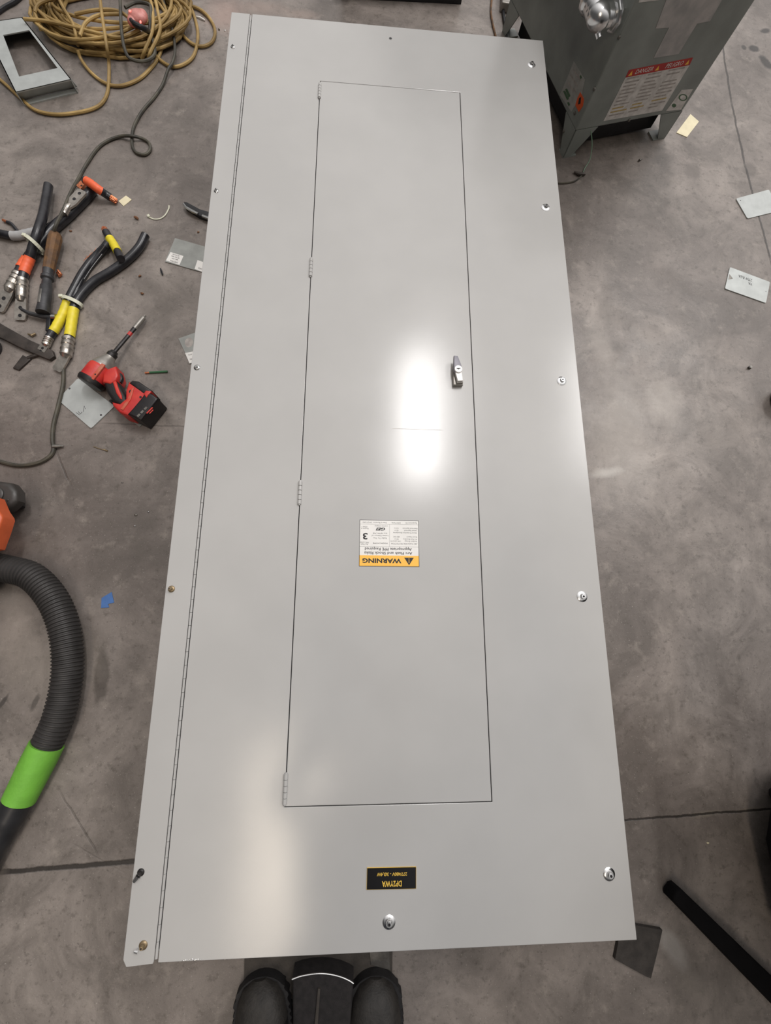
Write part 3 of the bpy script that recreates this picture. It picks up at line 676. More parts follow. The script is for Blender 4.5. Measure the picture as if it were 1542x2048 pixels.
def lug(t, p, q, e, r, flatw, kink=0, holes=True):
    """barrel from p to q, tongue on to e"""
    b = MB(); d = (q - p); b.tube([p, p + d * .15, p + d * .2, p + d * .4, p + d * .45, p + d * .7, p + d * .75, q, q + (e - q) * .15], [r, r, r * .88, r, r * .88, r, r * .9, r * .95, r * .6], 16)
    d2 = (e - q); ln = d2.length; d2.normalize(); sdv = V((0, 0, 1)).cross(d2).normalized(); up = d2.cross(sdv).normalized(); up = up if up.z > 0 else -up
    h = .003
    P = []
    for dd, w in ((-.006, r * .8), (ln * .25, flatw), (ln - flatw * .3, flatw), (ln, flatw * .75)):
        c_ = q + d2 * dd
        P += [c_ - sdv * w - up * h, c_ + sdv * w - up * h, c_ + sdv * w + up * h, c_ - sdv * w + up * h]
    fs = [(0, 1, 2, 3), (15, 14, 13, 12)]
    for k in range(3):
        a = k * 4; fs += [(a + i, a + 4 + i, a + 4 + (i + 1) % 4, a + (i + 1) % 4) for i in range(4)]
    b.add(P, fs)
    if holes:
        for f in (.45, .8): b.lathe(q + d2 * ln * f + up * (h - .0003), up, [(0, flatw * .33), (.0006, flatw * .33)], 14, 1)
    b.build('lug', [K['tin'], K['ink']], t)
R1 = .0125
t, P = cable('heavy_cable', [(97, 371, .022), (93, 395, .026), (86, 430, .040), (76, 462, .046), (67, 490, .038), (59, 518, .024), (50, 540, .020), (44, 562, .018)], R1, 'thick black cable pointing up with orange tape above its lug', [(.70, .90, 'orange')], group='heavy black cables')
lug(t, P[-1] + V((0, .004, 0)), g(43, 596, .016), g(41, 641, .004), .0155, .0155)
t, P = cable('heavy_cable', [(186, 378, .016), (165, 402, .014), (135, 432, .014), (105, 458, .016), (84, 482, .018), (66, 505, .020), (50, 528, .016), (38, 548, .016)], R1 * 1.18, 'thickest black cable slanting from the copper lug down to the orange tape', [(.80, .93, 'orange')], group='heavy black cables')
lug(t, P[-1], g(20, 578, .016), g(-4, 622, .006), .0165, .0175)
b = MB()
t2, P2 = cable('heavy_cable', [(-25, 461), (0, 467), (30, 472), (62, 466), (85, 460), (112, 448, .0125), (150, 418, .0115)], .0115, 'black cable with grey tape coming in from the left edge', [(.30, .60, 'greytape')], group='heavy black cables')
t3, P3 = cable('heavy_cable', [(170, 361, .040), (180, 366, .042), (196, 378, .036), (212, 389, .02), (221, 395, .014)], .0112, 'short cut cable with orange tape and bare copper at the top of the bundle', [(.12, .62, 'orange')], copper=.02, group='heavy black cables')
b = MB(); lp = thing('cable_lug', g(150, 400), 'flat grey two hole lug lying on the thickest cable', 'lug'); lug(lp, g(128, 428, .034), g(136, 414, .034), g(166, 382, .034), .010, .0155)
b = MB(); P = [g(153, 372, .02), g(162, 362, .02), g(170, 369, .02), g(162, 379, .02)]; b.prism([(p.x, p.y) for p in P], .0, .022, 0); b.lathe(g(163, 371, .0222), (0, 0, 1), [(0, .003), (.0005, .003)], 12, 1)
b.build('copper_block', [K['copper'], K['ink']], None, 'small square copper block with a hole beside the orange taped stub', 'copper block')
def tie(px, py, z, ang, rx, rz, label):
    p = g(px, py, z); A = V((math.cos(ang), math.sin(ang), 0)); t_ = thing('cable_tie', p, label, 'cable tie', 'cable ties round the cables')
    b = MB(); pts = [p + A * rx * math.cos(k * PI / 12) + V((0, 0, rz * math.sin(k * PI / 12))) for k in range(24)]
    vs = []; ax = V((-A.y, A.x, 0)) * .0048
    for q in pts:
        o = (q - p).normalized() * .0018
        vs += [q - ax, q + ax, q + ax + o, q - ax + o]
    n = 24; fs = [(i * 4 + k, i * 4 + (k + 1) % 4, ((i + 1) % n) * 4 + (k + 1) % 4, ((i + 1) % n) * 4 + k) for i in range(n) for k in range(4)]
    b.add(vs, fs); b.build('band', K['tie'], t_)
    b = MB(); b.box(p + A * (-rx * .85) + V((0, 0, rz * .75)), (.011, .009, .007), rz=ang + .4, bev=.001); b.build('buckle', K['tie'], t_)
tie(70, 490, .034, -.62, .0255, .028, 'white cable tie around the orange taped cables')
t, P = cable('heavy_cable', [(216, 487, .016), (205, 500, .014), (185, 520), (165, 547), (148, 578), (137, 600), (126, 628), (112, 655), (98, 676)], .0112, 'black cable with yellow tape, left one of the tied pair', [(.66, .93, 'yellow')], group='heavy black cables')
lug(t, P[-1], g(92, 690, .012), g(80, 706, .008), .012, .012)
t, P = cable('heavy_cable', [(291, 470, .016), (278, 495, .014), (254, 520), (222, 543), (190, 562), (167, 584), (151, 608), (145, 635), (140, 668), (137, 680)], .0122, 'black cable with square cut end reaching furthest right of the tied pair', [(.72, .93, 'yellow')], group='heavy black cables')
lug(t, P[-1] + V((0, .004, 0)), g(132, 710, .015), g(114, 742, .006), .0165, .0145, holes=False)
t, P = cable('heavy_cable', [(211, 492, .026), (196, 512, .014), (176, 538), (160, 566), (148, 596)], .0085, 'thinner glossy cable squeezed between the tied pair', group='heavy black cables')
b = MB(); b.tube(path([(204, 508, .0225), (184, 534, .0228), (168, 558, .0228)], 0), .0009, 4); b.build('printed_line', K['print_'], t)
t, P = cable('heavy_cable', [(212, 464, .013), (218, 475, .014), (228, 490, .018), (236, 505, .028), (242, 518, .036)], .0112, 'short cut cable with yellow tape and bare copper tip', [(.30, .74, 'yellow')], copper=-.016, group='heavy black cables')
tie(144, 604, .014, -.33, .030, .0175, 'cream cable tie around the yellow taped pair')
b = MB(); random.seed(5)
for k in range(16):
    a = g(166 + k * 1.6, 522 - k * 1.3, .004); b.tube([a, a + V((random.uniform(.008, .02), random.uniform(.006, .016), random.uniform(0, .006)))], .0005, 4)
b.build('copper_wire_whiskers', K['copper'], None, 'frayed copper wire whiskers left of the tied cables', 'wire scrap')
sc_ = thing('cable_scrap', g(20, 450), 'dark twist of cable scrap with a copper tip at the left edge', 'cable scrap')
b = MB(); b.tube(path([(14, 444), (22, 447), (30, 456), (36, 463)], .005), .0048, 8); b.build('jacket', K['jacket'], sc_)
b = MB(); b.tube(path([(6, 440), (10, 442), (15, 444)], .005), .004, 8); b.build('copper_tip', K['copper'], sc_)
b = MB(); b.tube([g(115, 545, .006), g(119, 552, .006), g(122, 549, .008), g(116, 541, .01)], .004, 8); b.build('copper_curl', K['copper'], None, 'curl of copper beside the rusty tool body', 'wire scrap')

# corded hand tool
tl = thing('corded_hand_tool', g(98, 540), 'long corded tool with rusty brown grip between the two cable bundles', 'power tool')
a0, a1 = g(112, 466, .028), g(97, 540, .026); dd = (a1 - a0)
b = MB(); b.lathe(a0, dd, [(0, .010), (.006, .016), (.02, .0185), (.055, .0175), (.09, .016), (dd.length, .0145)], 10); b.build('grip', K['rust'], tl, label='rusty brown grip')
a2 = g(86, 626, .022); d3 = a2 - a1
b = MB(); b.lathe(a1, d3, [(0, .0145), (.018, .0135), (.022, .0165), (.030, .0165), (.034, .012), (.052, .0125), (.056, .015), (d3.length * .8, .0155), (d3.length, .018)], 18); b.build('body', K['toolgrey'], tl)
b = MB(); b.box((a1 + d3 * .68) + V((-.004, 0, .013)), (.008, .045, .006), rz=math.atan2(d3.y, d3.x) + PI / 2, bev=.001); b.build('switch', K['dullsteel'], tl)
b = MB(); b.tube([g(42, 618, .014), g(60, 627, .014), g(85, 633, .014), g(104, 634, .014)], [.004, .006, .006, .005], 10); b.lathe(g(104, 634, .014), V((1, 0, 0)), [(0, .0085), (.012, .0085)], 14, 1)
b.build('side_handle', [K['toolgrey'], K['steel']], tl)
b = MB(); b.box(g(98, 648, .012), (.012, .05, .01), rz=.1, bev=.002); b.build('shoe', K['black'], tl)
bar = thing('steel_bar', g(50, 680), 'dark flat steel bar running from the left edge under the yellow taped lugs', 'bar')
b = MB(); b.prism([(p.x, p.y) for p in [g(-30, 628, .012), g(10, 652, .012), g(60, 680, .012), g(104, 700, .012), g(108, 712, .012), g(98, 719, .012), g(50, 700, .012), g(-30, 660, .012)]], .002, .012, 0, .002); b.build('blade', K['steelbar'], bar)
b = MB(); b.prism([(p.x, p.y) for p in [g(48, 712), g(64, 720), g(40, 742), g(28, 738)]], 0, .006, 0, .002); b.tube([g(56, 716, .004), g(80, 708, .006)], .005, 8); b.build('foot', K['steelbar'], bar)
b = MB(); b.lathe(g(-18, 700, 0), (0, 0, 1), [(0, .03), (.004, .032), (.03, .032), (.034, .028)], 28); b.build('black_puck', K['black'], None, 'round black cap half out of frame below the steel bar', 'cap')
b = MB(); b.tube([g(56, 668, .004), g(64, 671, .005), g(71, 667, .005)], [.002, .004, .003], 8); b.build('brass_ferrule', K['brass'], None, 'small brass piece lying just above the steel bar', 'metal scrap')

# ------------------------------------------------------------------ impact driver
dr = thing('impact_driver', g(235, 770), 'red and black cordless impact driver lying on its side left of the panel', 'impact driver')
zh = .036
tail, nose = g(180, 767, zh), g(226, 708, zh); ax = (nose - tail).normalized(); LH = (nose - tail).length
s = LH / .106
b = MB(); b.lathe(tail, ax, [(0.006, .028), (.008, .0325), (.045, .0325), (.052, .0315), (.056, .029)], 28)
P = [g(*p, .05) for p in ((206, 766), (208, 742), (233, 733), (238, 752), (234, 762), (222, 769))]; b.prism([(p.x, p.y) for p in P], .012, .055, 0, .006)
b.build('motor_housing', K['red'], dr)
b = MB(); b.lathe(tail, ax, [(-.004, .026), (-.002, .032), (.006, .0345), (.012, .034), (.013, .03)], 28)
b.build('rear_cap', K['darkmetal'], dr)
b = MB(); b.lathe(tail, ax, [(.054, .0285), (.060, .0282), (.063, .0265), (.066, .026), (.080, .0195), (.090, .014), (.094, .0135)], 28); b.build('gear_case', K['castgrey'], dr)
b = MB(); b.lathe(tail, ax, [(.092, .010), (.094, .0135), (.104, .0135), (.107, .011), (.113, .0085)], 20); b.build('collar', K['darkmetal'], dr)
# worn brand strip along the body
b = MB(); o = tail + ax * .030 + V((0, 0, .0)); sdv = V((0, 0, 1)).cross(ax).normalized(); sdv = sdv if sdv.x > 0 else -sdv
mxr = M((list(ax) + [0], list(-sdv) + [0], list(ax.cross(-sdv)) + [0], [0, 0, 0, 1])).transposed()
cpos = tail + ax * .034 + sdv * .019 + V((0, 0, .026))
b.box((0, 0, 0), (.052, .011, .006), mx=M.Translation(cpos) @ mxr @ M.Rotation(.0, 4, 'X'), bev=.002)
b.build('side_rib', K['redworn'], dr)
for px, py in ((165, 755), (191, 749), (196, 730), (175, 755)):
    b = MB(); b.lathe(g(px, py, .064), (0, 0, 1), [(-.004, .0022), (.0015, .0022)], 10); b.build('case_screw', K['black'], dr)
hs, he = g(222, 762, .034), g(252, 812, .034)
b = MB(); P = [g(*p, .045) for p in ((208, 766), (231, 757), (241, 772), (254, 795), (256, 806), (242, 812), (228, 806), (214, 785))]
b.prism([(p.x, p.y) for p in P], .016, .052, 0, .010); b.build('handle_grip', K['grip'], dr)
b = MB(); P = [g(*p, .054) for p in ((225, 764), (231, 761), (236, 775), (243, 791), (244, 799), (239, 797), (232, 786))]
b.prism([(p.x, p.y) for p in P], .040, .0545, 0, .003); b.build('handle_inlay', K['red'], dr)
b = MB(); b.tube(path([(234, 750, .034), (239, 752, .034), (241, 758, .034), (238, 764, .034)], .034, 4), .0085, 10); b.build('trigger', K['black'], dr)
b = MB(); P = [g(*p, .055) for p in ((252, 782), (258, 764), (270, 764), (296, 790), (286, 812), (258, 832), (240, 826), (226, 812), (224, 804), (240, 808), (252, 798))]
b.prism([(p.x, p.y) for p in P], .006, .058, 0, .006); b.build('base_housing', K['red'], dr)
b = MB(); P = [g(*p, .058) for p in ((263, 779), (269, 775), (262, 800), (247, 821), (241, 819), (254, 800))]; b.prism([(p.x, p.y) for p in P], .05, .0605, 0, .002); b.build('base_rib', K['redworn'], dr)
for px, py, r in ((262, 783, .0052), (281, 794, .003)):
    b = MB(); b.lathe(g(px, py, .059), (0, 0, 1), [(-.003, r), (.0007, r)], 12); b.build('case_screw', K['black'], dr)
bat = MB(); P = [g(*p, .055) for p in ((292, 788), (300, 785), (318, 799), (315, 804), (284, 843), (270, 836), (257, 830), (268, 818), (283, 800))]
bat.prism([(p.x, p.y) for p in P], .004, .062, 0, .005)
P = [g(*p, .06) for p in ((257, 766), (264, 760), (277, 762), (303, 780), (300, 785), (291, 790))]; bat.prism([(p.x, p.y) for p in P], .004, .060, 1, .005)
P = [g(*p, .062) for p in ((287, 788), (292, 781), (304, 783), (297, 790), (293, 796))]; bat.prism([(p.x, p.y) for p in P], .03, .064, 2, .003)
pm_ = M.Translation(g(286, 822, .0626)) @ M.Rotation(.93, 4, 'Z')
for k in range(3): bat.box((-.016 + k * .013, .0, 0), (.009, .006, .0006), 3, mx=pm_)
bat.box((.012, -.012, 0), (.022, .0035, .0005), 2, mx=pm_); bat.box((.012, -.018, 0), (.014, .0025, .0005), 2, mx=pm_)
bat.build('battery', [K['battery'], K['darkmetal'], K['red'], K['dullsteel']], dr)
b = MB(); b.tube([g(221, 801, .03), g(226, 806, .03)], .004, 8); b.build('belt_clip', K['darkmetal'], dr)
bt = thing('bit_holder', nose, 'long magnetic bit holder in the chuck of the red driver', 'drill bit holder')
e1 = g(291, 631, .014); sh = nose + ax * .012; d_b = e1 - sh
b = MB(); b.tube([sh - d_b.normalized() * .012, sh + d_b * .42], .0052, 10); b.tube([sh + d_b * .5, sh + d_b * .62], [.0055, .0062], 10); b.build('shank', K['darkmetal'], bt)
b = MB(); b.tube([sh + d_b * .42, sh + d_b * .5], .0057, 10); b.build('red_ring', K['red'], bt)
b = MB(); b.tube([sh + d_b * .62, sh + d_b * .66, sh + d_b * .93, sh + d_b * .95], [.0062, .0066, .0066, .004], 12); b.tube([sh + d_b * .94, sh + d_b], .0034, 6); b.build('steel_sleeve', K['castgrey'], bt)

# ------------------------------------------------------------------ knife, tie, wire ends and other litter
kn = thing('utility_knife', g(395, 422), 'black and silver utility knife reaching under the left panel edge', 'knife')
b = MB(); b.prism([(p.x, p.y) for p in [g(368, 404, .012), g(374, 405, .012), (g(400, 419, .012)), g(432, 428, .012), g(430, 442, .012), g(398, 432, .012), g(370, 414, .012)]], 0, .014, 0, .002); b.build('handle', K['black'], kn)
b = MB(); b.tube([g(367, 408, .014), g(372, 415, .015), g(385, 423, .015), g(396, 428, .015)], [.003, .004, .005, .004], 8); b.tube([g(405, 432, .015), g(425, 440, .015)], [.0045, .005], 8); b.build('metal_edge', K['steel'], kn)
ti = thing('loose_cable_tie', g(318, 428), 'cut white cable tie curled on the floor near the knife', 'cable tie')
b = MB(); b.tube(path([(298, 434), (308, 438), (320, 437), (330, 430), (337, 418), (338, 411)], .002), .0022, 6, flat=.5); b.build('strap', K['tie'], ti)
b = MB(); b.box(g(297, 432, .003), (.008, .009, .005), rz=.5, bev=.001); b.build('head', K['tie'], ti)
gw = thing('green_wire_stub', g(312, 745), 'short green insulated wire stub on the floor right of the driver', 'wire')
b = MB(); b.tube([g(299, 745, .003), g(318, 744, .003), g(335, 743, .003)], .003, 8); b.build('insulation', K['grnwire'], gw)
b = MB(); b.tube([g(290, 746, .003), g(300, 745, .003)], .0026, 8); b.build('copper_tip', K['copper'], gw)
b = MB(); b.tube(path([(187, 893), (195, 896), (205, 899), (213, 901)], .0015), .0012, 6); b.tube([g(208, 899, .002), g(215, 902, .002)], .0022, 6); b.build('bare_wire_clipping', K['brass'], None, 'thin bare wire clipping below the pale metal plate', 'wire')
b = MB(); b.lathe(g(106, 893, .008), V((1, .1, -.1)), [(0, .006), (.012, .005), (.026, .0015)], 10); b.build('crimp_cone', K['dullsteel'], None, 'pointed metal cone lying on the dark cord bend', 'metal scrap')
sw = thing('square_washer', g(363, 37), 'small square washer with a hole inside the cord loop', 'washer')
b = MB(); P = [g(358, 31), g(368, 31), g(367, 43), g(357, 42)]; b.prism([(p.x, p.y) for p in P], 0, .002); b.lathe(g(363, 36, .0021), (0, 0, 1), [(0, .0022), (.0003, .0022)], 10, 1); b.build('plate', [K['plate'], K['ink']], sw)
nu = thing('hex_nut', g(1499, 735), 'small steel nut alone on the floor near the right edge', 'nut')
b = MB(); b.lathe(g(1498, 736), (0, 0, 1), [(0, .0055), (.007, .0055), (.0075, .005)], 6); b.lathe(g(1499, 734, .0076), (0, 0, 1), [(0, .0026), (.0003, .0026)], 12, 1); b.build('nut_body', [K['dullsteel'], K['ink']], nu)
def bit(name, px, py, m, label, cat, kind='chip', sz=.006, ang=0.):
    random.seed(int(px * 7 + py)); b = MB(); p = g(px, py)
    if kind == 'screw':
        d = V((math.cos(ang), math.sin(ang), 0)); q = p + V((0, 0, sz * .45))
        b.lathe(q, d, [(0, sz * .45), (sz * .3, sz * .45), (sz * .35, sz * .2), (sz * 1.4, sz * .18), (sz * 1.7, sz * .05)], 12)
    elif kind == 'strip':
        d = V((math.cos(ang), math.sin(ang), 0)) * sz; b.tube([p - d + V((0, 0, .003)), p + V((0, 0, .005)), p + d + V((0, 0, .003))], [.002, .003, .002], 7)
    else:
        bm_ = bmesh.new(); bmesh.ops.create_icosphere(bm_, subdivisions=1, radius=1)
        for v_ in bm_.verts: v_.co *= random.uniform(.6, 1.15)
        bmesh.ops.scale(bm_, vec=(sz, sz * .6, sz * .5), verts=bm_.verts)
        lo = min(v_.co.z for v_ in bm_.verts)
        b.bm(bm_, 0, False, M.Translation(p - V((0, 0, lo))) @ M.Rotation(ang, 4, 'Z'))
    return b.build(name, m, None, label, cat)
bit('copper_chip', 274, 438, K['wood'], 'brown chip on the floor left of the curled white tie', 'chip', sz=.009, ang=-.3)
bit('copper_chip', 142, 463, K['wood'], 'tiny brown chip above the rusty tool grip', 'chip', sz=.005)
bit('copper_chip', 397, 465, K['wood'], 'brown chip near the panel edge below the knife', 'chip', sz=.006, ang=.4)
bit('copper_chip', 280, 553, K['wood'], 'small brown chip, upper of two below the long black cable end', 'chip', sz=.006, ang=.5)
bit('copper_chip', 285, 588, K['wood'], 'small brown chip, lower of two below the long black cable end', 'chip', sz=.007, ang=-.2)
bit('plastic_sliver', 324, 545, K['jacket'], 'dark plastic sliver left of the stickered metal plate', 'plastic scrap', 'strip', .012, -1.2)
bit('loose_screw', 1277, 323, K['dullsteel'], 'single screw on the floor below the transformer', 'screw', 'screw', .009, .5)
bit('metal_chip', 438, 60, K['steel'], 'shiny metal chip left of the upper left panel corner', 'chip', sz=.006, ang=-.5)
bit('metal_chip', 450, 62, K['steel'], 'tiny bright chip right against the upper left panel corner', 'chip', sz=.0035)
bit('metal_chip', 425, 44, K['steel'], 'tiny bright chip just outside the yellow cord loop', 'chip', sz=.004)
bit('metal_chip', 272, 1030, K['dullsteel'], 'metal chip, upper one of the three beside the left panel edge', 'chip', sz=.0045)
bit('metal_chip', 245, 965, K['dullsteel'], 'tiny dark chip above the three chips beside the panel', 'chip', sz=.003)
bit('metal_chip', 270, 1052, K['steel'], 'bright chip, lowest of the three beside the left panel edge', 'chip', sz=.0035)
bit('metal_chip', 297, 1024, K['steel'], 'bright chip, rightmost of the three beside the left panel edge', 'chip', sz=.003)
bit('metal_chip', 1415, 1685, K['cream'], 'pale crumb on the shaded floor along the joint at right', 'chip', sz=.004)
bit('white_strip', 402, 39, K['white'], 'thin white strip inside the right hand cord loop', 'plastic scrap', 'strip', .018, -.45)
# green ground wire and clamp under the transformer
gwr = thing('ground_wire', g(1160, 350), 'thin green ground wire with clamp hanging from the transformer to the floor', 'wire')
b = MB(); b.tube(smooth_path([g(1182, 262, .085), g(1184, 290, .05), g(1180, 318, .02), g(1170, 336, .006), g(1166, 345, .004)], 6), .0016, 6); b.build('wire', mat('pale_green_wire', (112, 140, 118), rough=.5), gwr)
b = MB(); b.tube([g(1148, 344, .005), g(1158, 348, .006), g(1170, 348, .006)], [.003, .006, .005], 8); b.build('clamp', K['steelbar'], gwr)
b = MB(); b.tube(path([(1165, 350), (1150, 362), (1130, 366), (1105, 366)], .003), .0026, 6); b.build('dark_tail', K['darkcord'], gwr)

# ------------------------------------------------------------------ vacuum hose and vacuum
hs_ = thing('vacuum_hose', g(130, 1300), 'thick black ribbed vacuum hose with green tape curving at the left edge', 'hose')
hp = [(-110, 1120), (-40, 1128), (15, 1138), (62, 1152), (100, 1190), (124, 1240), (135, 1300), (133, 1365), (117, 1435), (92, 1492)]
P = path(hp, .036, 40)
# resample evenly at half the rib pitch
def resample(P, st):
    out = [P[0].copy()]; acc = 0
    for a, c_ in zip(P, P[1:]):
        d = (c_ - a).length; t = 0
        while acc + (d - t) >= st:
            t += st - acc; acc = 0; out.append(a + (c_ - a) * (t / d))
        acc += d - t
    return out
P = resample(P, .0022)
b = MB(); b.tube(P, [.0335 if (i // 2) % 2 else .0305 for i in range(len(P))], 24); b.build('ribbed_hose', K['hose'], hs_)
b = MB(); q0, q1 = g(92, 1492, .036), g(38, 1600, .034); dq = (q1 - q0)
b.lathe(q0 - dq * .03, dq, [(0, .036), (dq.length * .3, .0365), (dq.length * .65, .0350), (dq.length * 1.03, .0335)], 28); b.build('green_tape', K['green'], hs_)
b = MB(); q2 = g(-10, 1690, .03); q3 = g(-60, 1790, .026); b.tube(smooth_path([q1 - dq * .02, q1 + (q2 - q1) * .5, q2, q3], 6), [.032] * 6 + [.030] * 6 + [.027] * 7, 24); b.build('wand', K['wand'], hs_)
vc = thing('shop_vacuum', g(-90, 1060), 'orange and black shop vacuum mostly out of frame at the left edge', 'vacuum')
dc = g(24, 1040, .12); cxv = dc.x - .36; cyv = dc.y
b = MB(); b.lathe((cxv, cyv, .075), (0, 0, 1), [(0, .185), (.01, .197), (.20, .205), (.22, .20)], 48); b.build('drum', K['vac'], vc)
b = MB(); P = [g(*p, .12) for p in ((-80, 975), (-14, 992), (-3, 1018), (6, 1031), (7, 1037), (-1, 1062), (-14, 1096), (-80, 1110))]
b.prism([(p.x, p.y) for p in P], .085, .125, 0, .006); b.build('caster_bracket', K['vac'], vc, label='orange caster bracket')
b = MB(); b.lathe((cxv, cyv, .293), (0, 0, 1), [(0, .21), (.03, .21), (.12, .15), (.14, .10)], 40); b.build('lid', K['black'], vc)
def caster(px, py, sc=1.0, ang=0.):
    p = g(px, py); t_ = MB()
    t_.lathe((p.x, p.y, .028 * sc) + V((-.012, .0, 0)) if False else V((p.x, p.y + .012, .028 * sc)), V((math.sin(ang), -math.cos(ang), 0)), [(0, .022 * sc), (.003, .028 * sc), (.021, .028 * sc), (.024, .022 * sc)], 28)
    wheel = t_.build('caster_wheel', K['black'], vc)
    h = MB(); A = M.Translation((p.x, p.y, 0)) @ M.Rotation(ang, 4, 'Z')
    pts = [(-.13, .035), (-.05, .047), (0, .048), (.03, .040), (.046, .018), (.048, -.008), (.030, -.026), (0, -.036), (-.05, -.044), (-.13, -.040)]
    h.prism([(x * sc, y * sc) for x, y in pts], .045 * sc, .075 * sc, 0, .012 * sc, mx=A)
    h.lathe(A @ V((-.002, .010, .075 * sc)), (0, 0, 1), [(-.004, .020 * sc), (.003, .020 * sc), (.005, .017 * sc)], 24)
    h.sphere(A @ V((.028 * sc, -.006 * sc, .075 * sc)), (.003, .003, .002))
    h.build('caster_housing', K['casterpl'], vc)
caster(38, 1012, 1.0, .12); caster(-25, 1175, .9, -.2)
b = MB(); b.lathe((cxv, cyv, .045), (0, 0, 1), [(0, .19), (.03, .20)], 32); b.build('base_ring', K['casterpl'], vc)
b = MB(); p = g(1566, 805); b.lathe((p.x, p.y, 0), (0, 0, 1), [(0, .040), (.01, .046), (.05, .046), (.056, .038), (.06, .02)], 32); b.build('black_round_can', K['black'], None, 'black round can cut off by the right edge', 'can')

# ------------------------------------------------------------------ mostly unseen cart, added to shade the lower right corner
wt = thing('shade_blocker_cart', (1.3, -1.2, 0), 'black cart added at the lower right edge to cast the large dark shade', 'cart')
TT = [V(p) for p in ((.70, -.77), (.685, -.945), (1.29, -1.57), (1.95, -1.50), (1.95, -.74))]
b = MB(); b.prism([(p.x, p.y) for p in TT], .36, .385); b.build('shade_deck', K['blocker_black'], wt)
b = MB(); b.prism([(p.x, p.y) for p in TT], .385, .86, 0, .01); b.build('shade_block', K['blocker_black'], wt)  # unseen block on top, added to stop the lamp light
# added low block, and a dark leg standing in for the shade bar
b = MB(); b.prism([(.93, -.985), (.90, -1.06), (.915, -1.27), (1.25, -1.60), (1.9, -1.48), (1.9, -.90), (1.0, -.90)], .07, .36, 0, .006); b.build('low_shade_block', K['blocker_black'], wt)
b = MB(); A = V((.684, -1.178)); Bq = V((1.10, -1.594)); dq2 = (Bq - A).normalized(); nq = V((-dq2.y, dq2.x)); hw = .017
P = [A - nq * hw + dq2 * .006, A - nq * hw * .5, A + nq * hw * .5, A + nq * hw + dq2 * .006, Bq + nq * hw * 2.2, Bq - nq * hw]
b.prism([(p.x, p.y) for p in P], .004, .040, 0, .006); b.tube([(Bq.x - .01, Bq.y + .01, .022), (1.16, -1.49, .10)], .016, 8); b.build('shade_bar_leg', K['blocker_black'], wt)
for p in (A + dq2 * .03, Bq): b = MB(); b.lathe((p.x, p.y, 0), (0, 0, 1), [(0, .012), (.006, .012)], 16); b.build('shade_bar_pad', K['black'], wt)
for p in (g(1547, 1596), g(1552, 1985), V((1.85, -1.42)), V((1.85, -.84))):
    b = MB(); b.box((p[0], p[1], .215), (.04, .04, .29), rz=.7, bev=.004); b.build('post', K['blocker_black'], wt)
    b = MB(); b.lathe((p[0] - .012, p[1], .035), V((1, .4, 0)), [(0, .028), (.004, .035), (.024, .035), (.028, .028)], 24); b.build('caster_wheel', K['black'], wt)

# ------------------------------------------------------------------ person at the lower edge
pr = thing('person', (-.03, -1.5, 0), 'person standing at the lower panel edge in dark work boots, looking down', 'person')
def skin_mesh(joints, edges, name, m, parent, sub=2, root=0):
    me = bpy.data.meshes.new('tmp'); me.from_pydata([j[0] for j in joints], edges, []); ob = bpy.data.objects.new('tmp', me); COL.objects.link(ob)
    ob.modifiers.new('s', 'SKIN'); sk = me.skin_vertices[0].data
    for i, j in enumerate(joints):
        r = j[1]; sk[i].radius = r if isinstance(r, tuple) else (r, r); sk[i].use_root = (i == root)
    ss = ob.modifiers.new('u', 'SUBSURF'); ss.levels = ss.render_levels = sub
    bpy.context.view_layer.update()
    m2 = bpy.data.meshes.new_from_object(ob.evaluated_get(bpy.context.evaluated_depsgraph_get()))
    b = MB(); b.add([v_.co.copy() for v_ in m2.vertices], [list(p.vertices) for p in m2.polygons], 0, True)
    bpy.data.objects.remove(ob); bpy.data.meshes.remove(m2); bpy.data.meshes.remove(me)
    return b.build(name, m, parent, angle=80)
BT = {-1: (g(522, 1952, .02), .12), 1: (g(752, 1949, .02), -.02)}
ank = {}
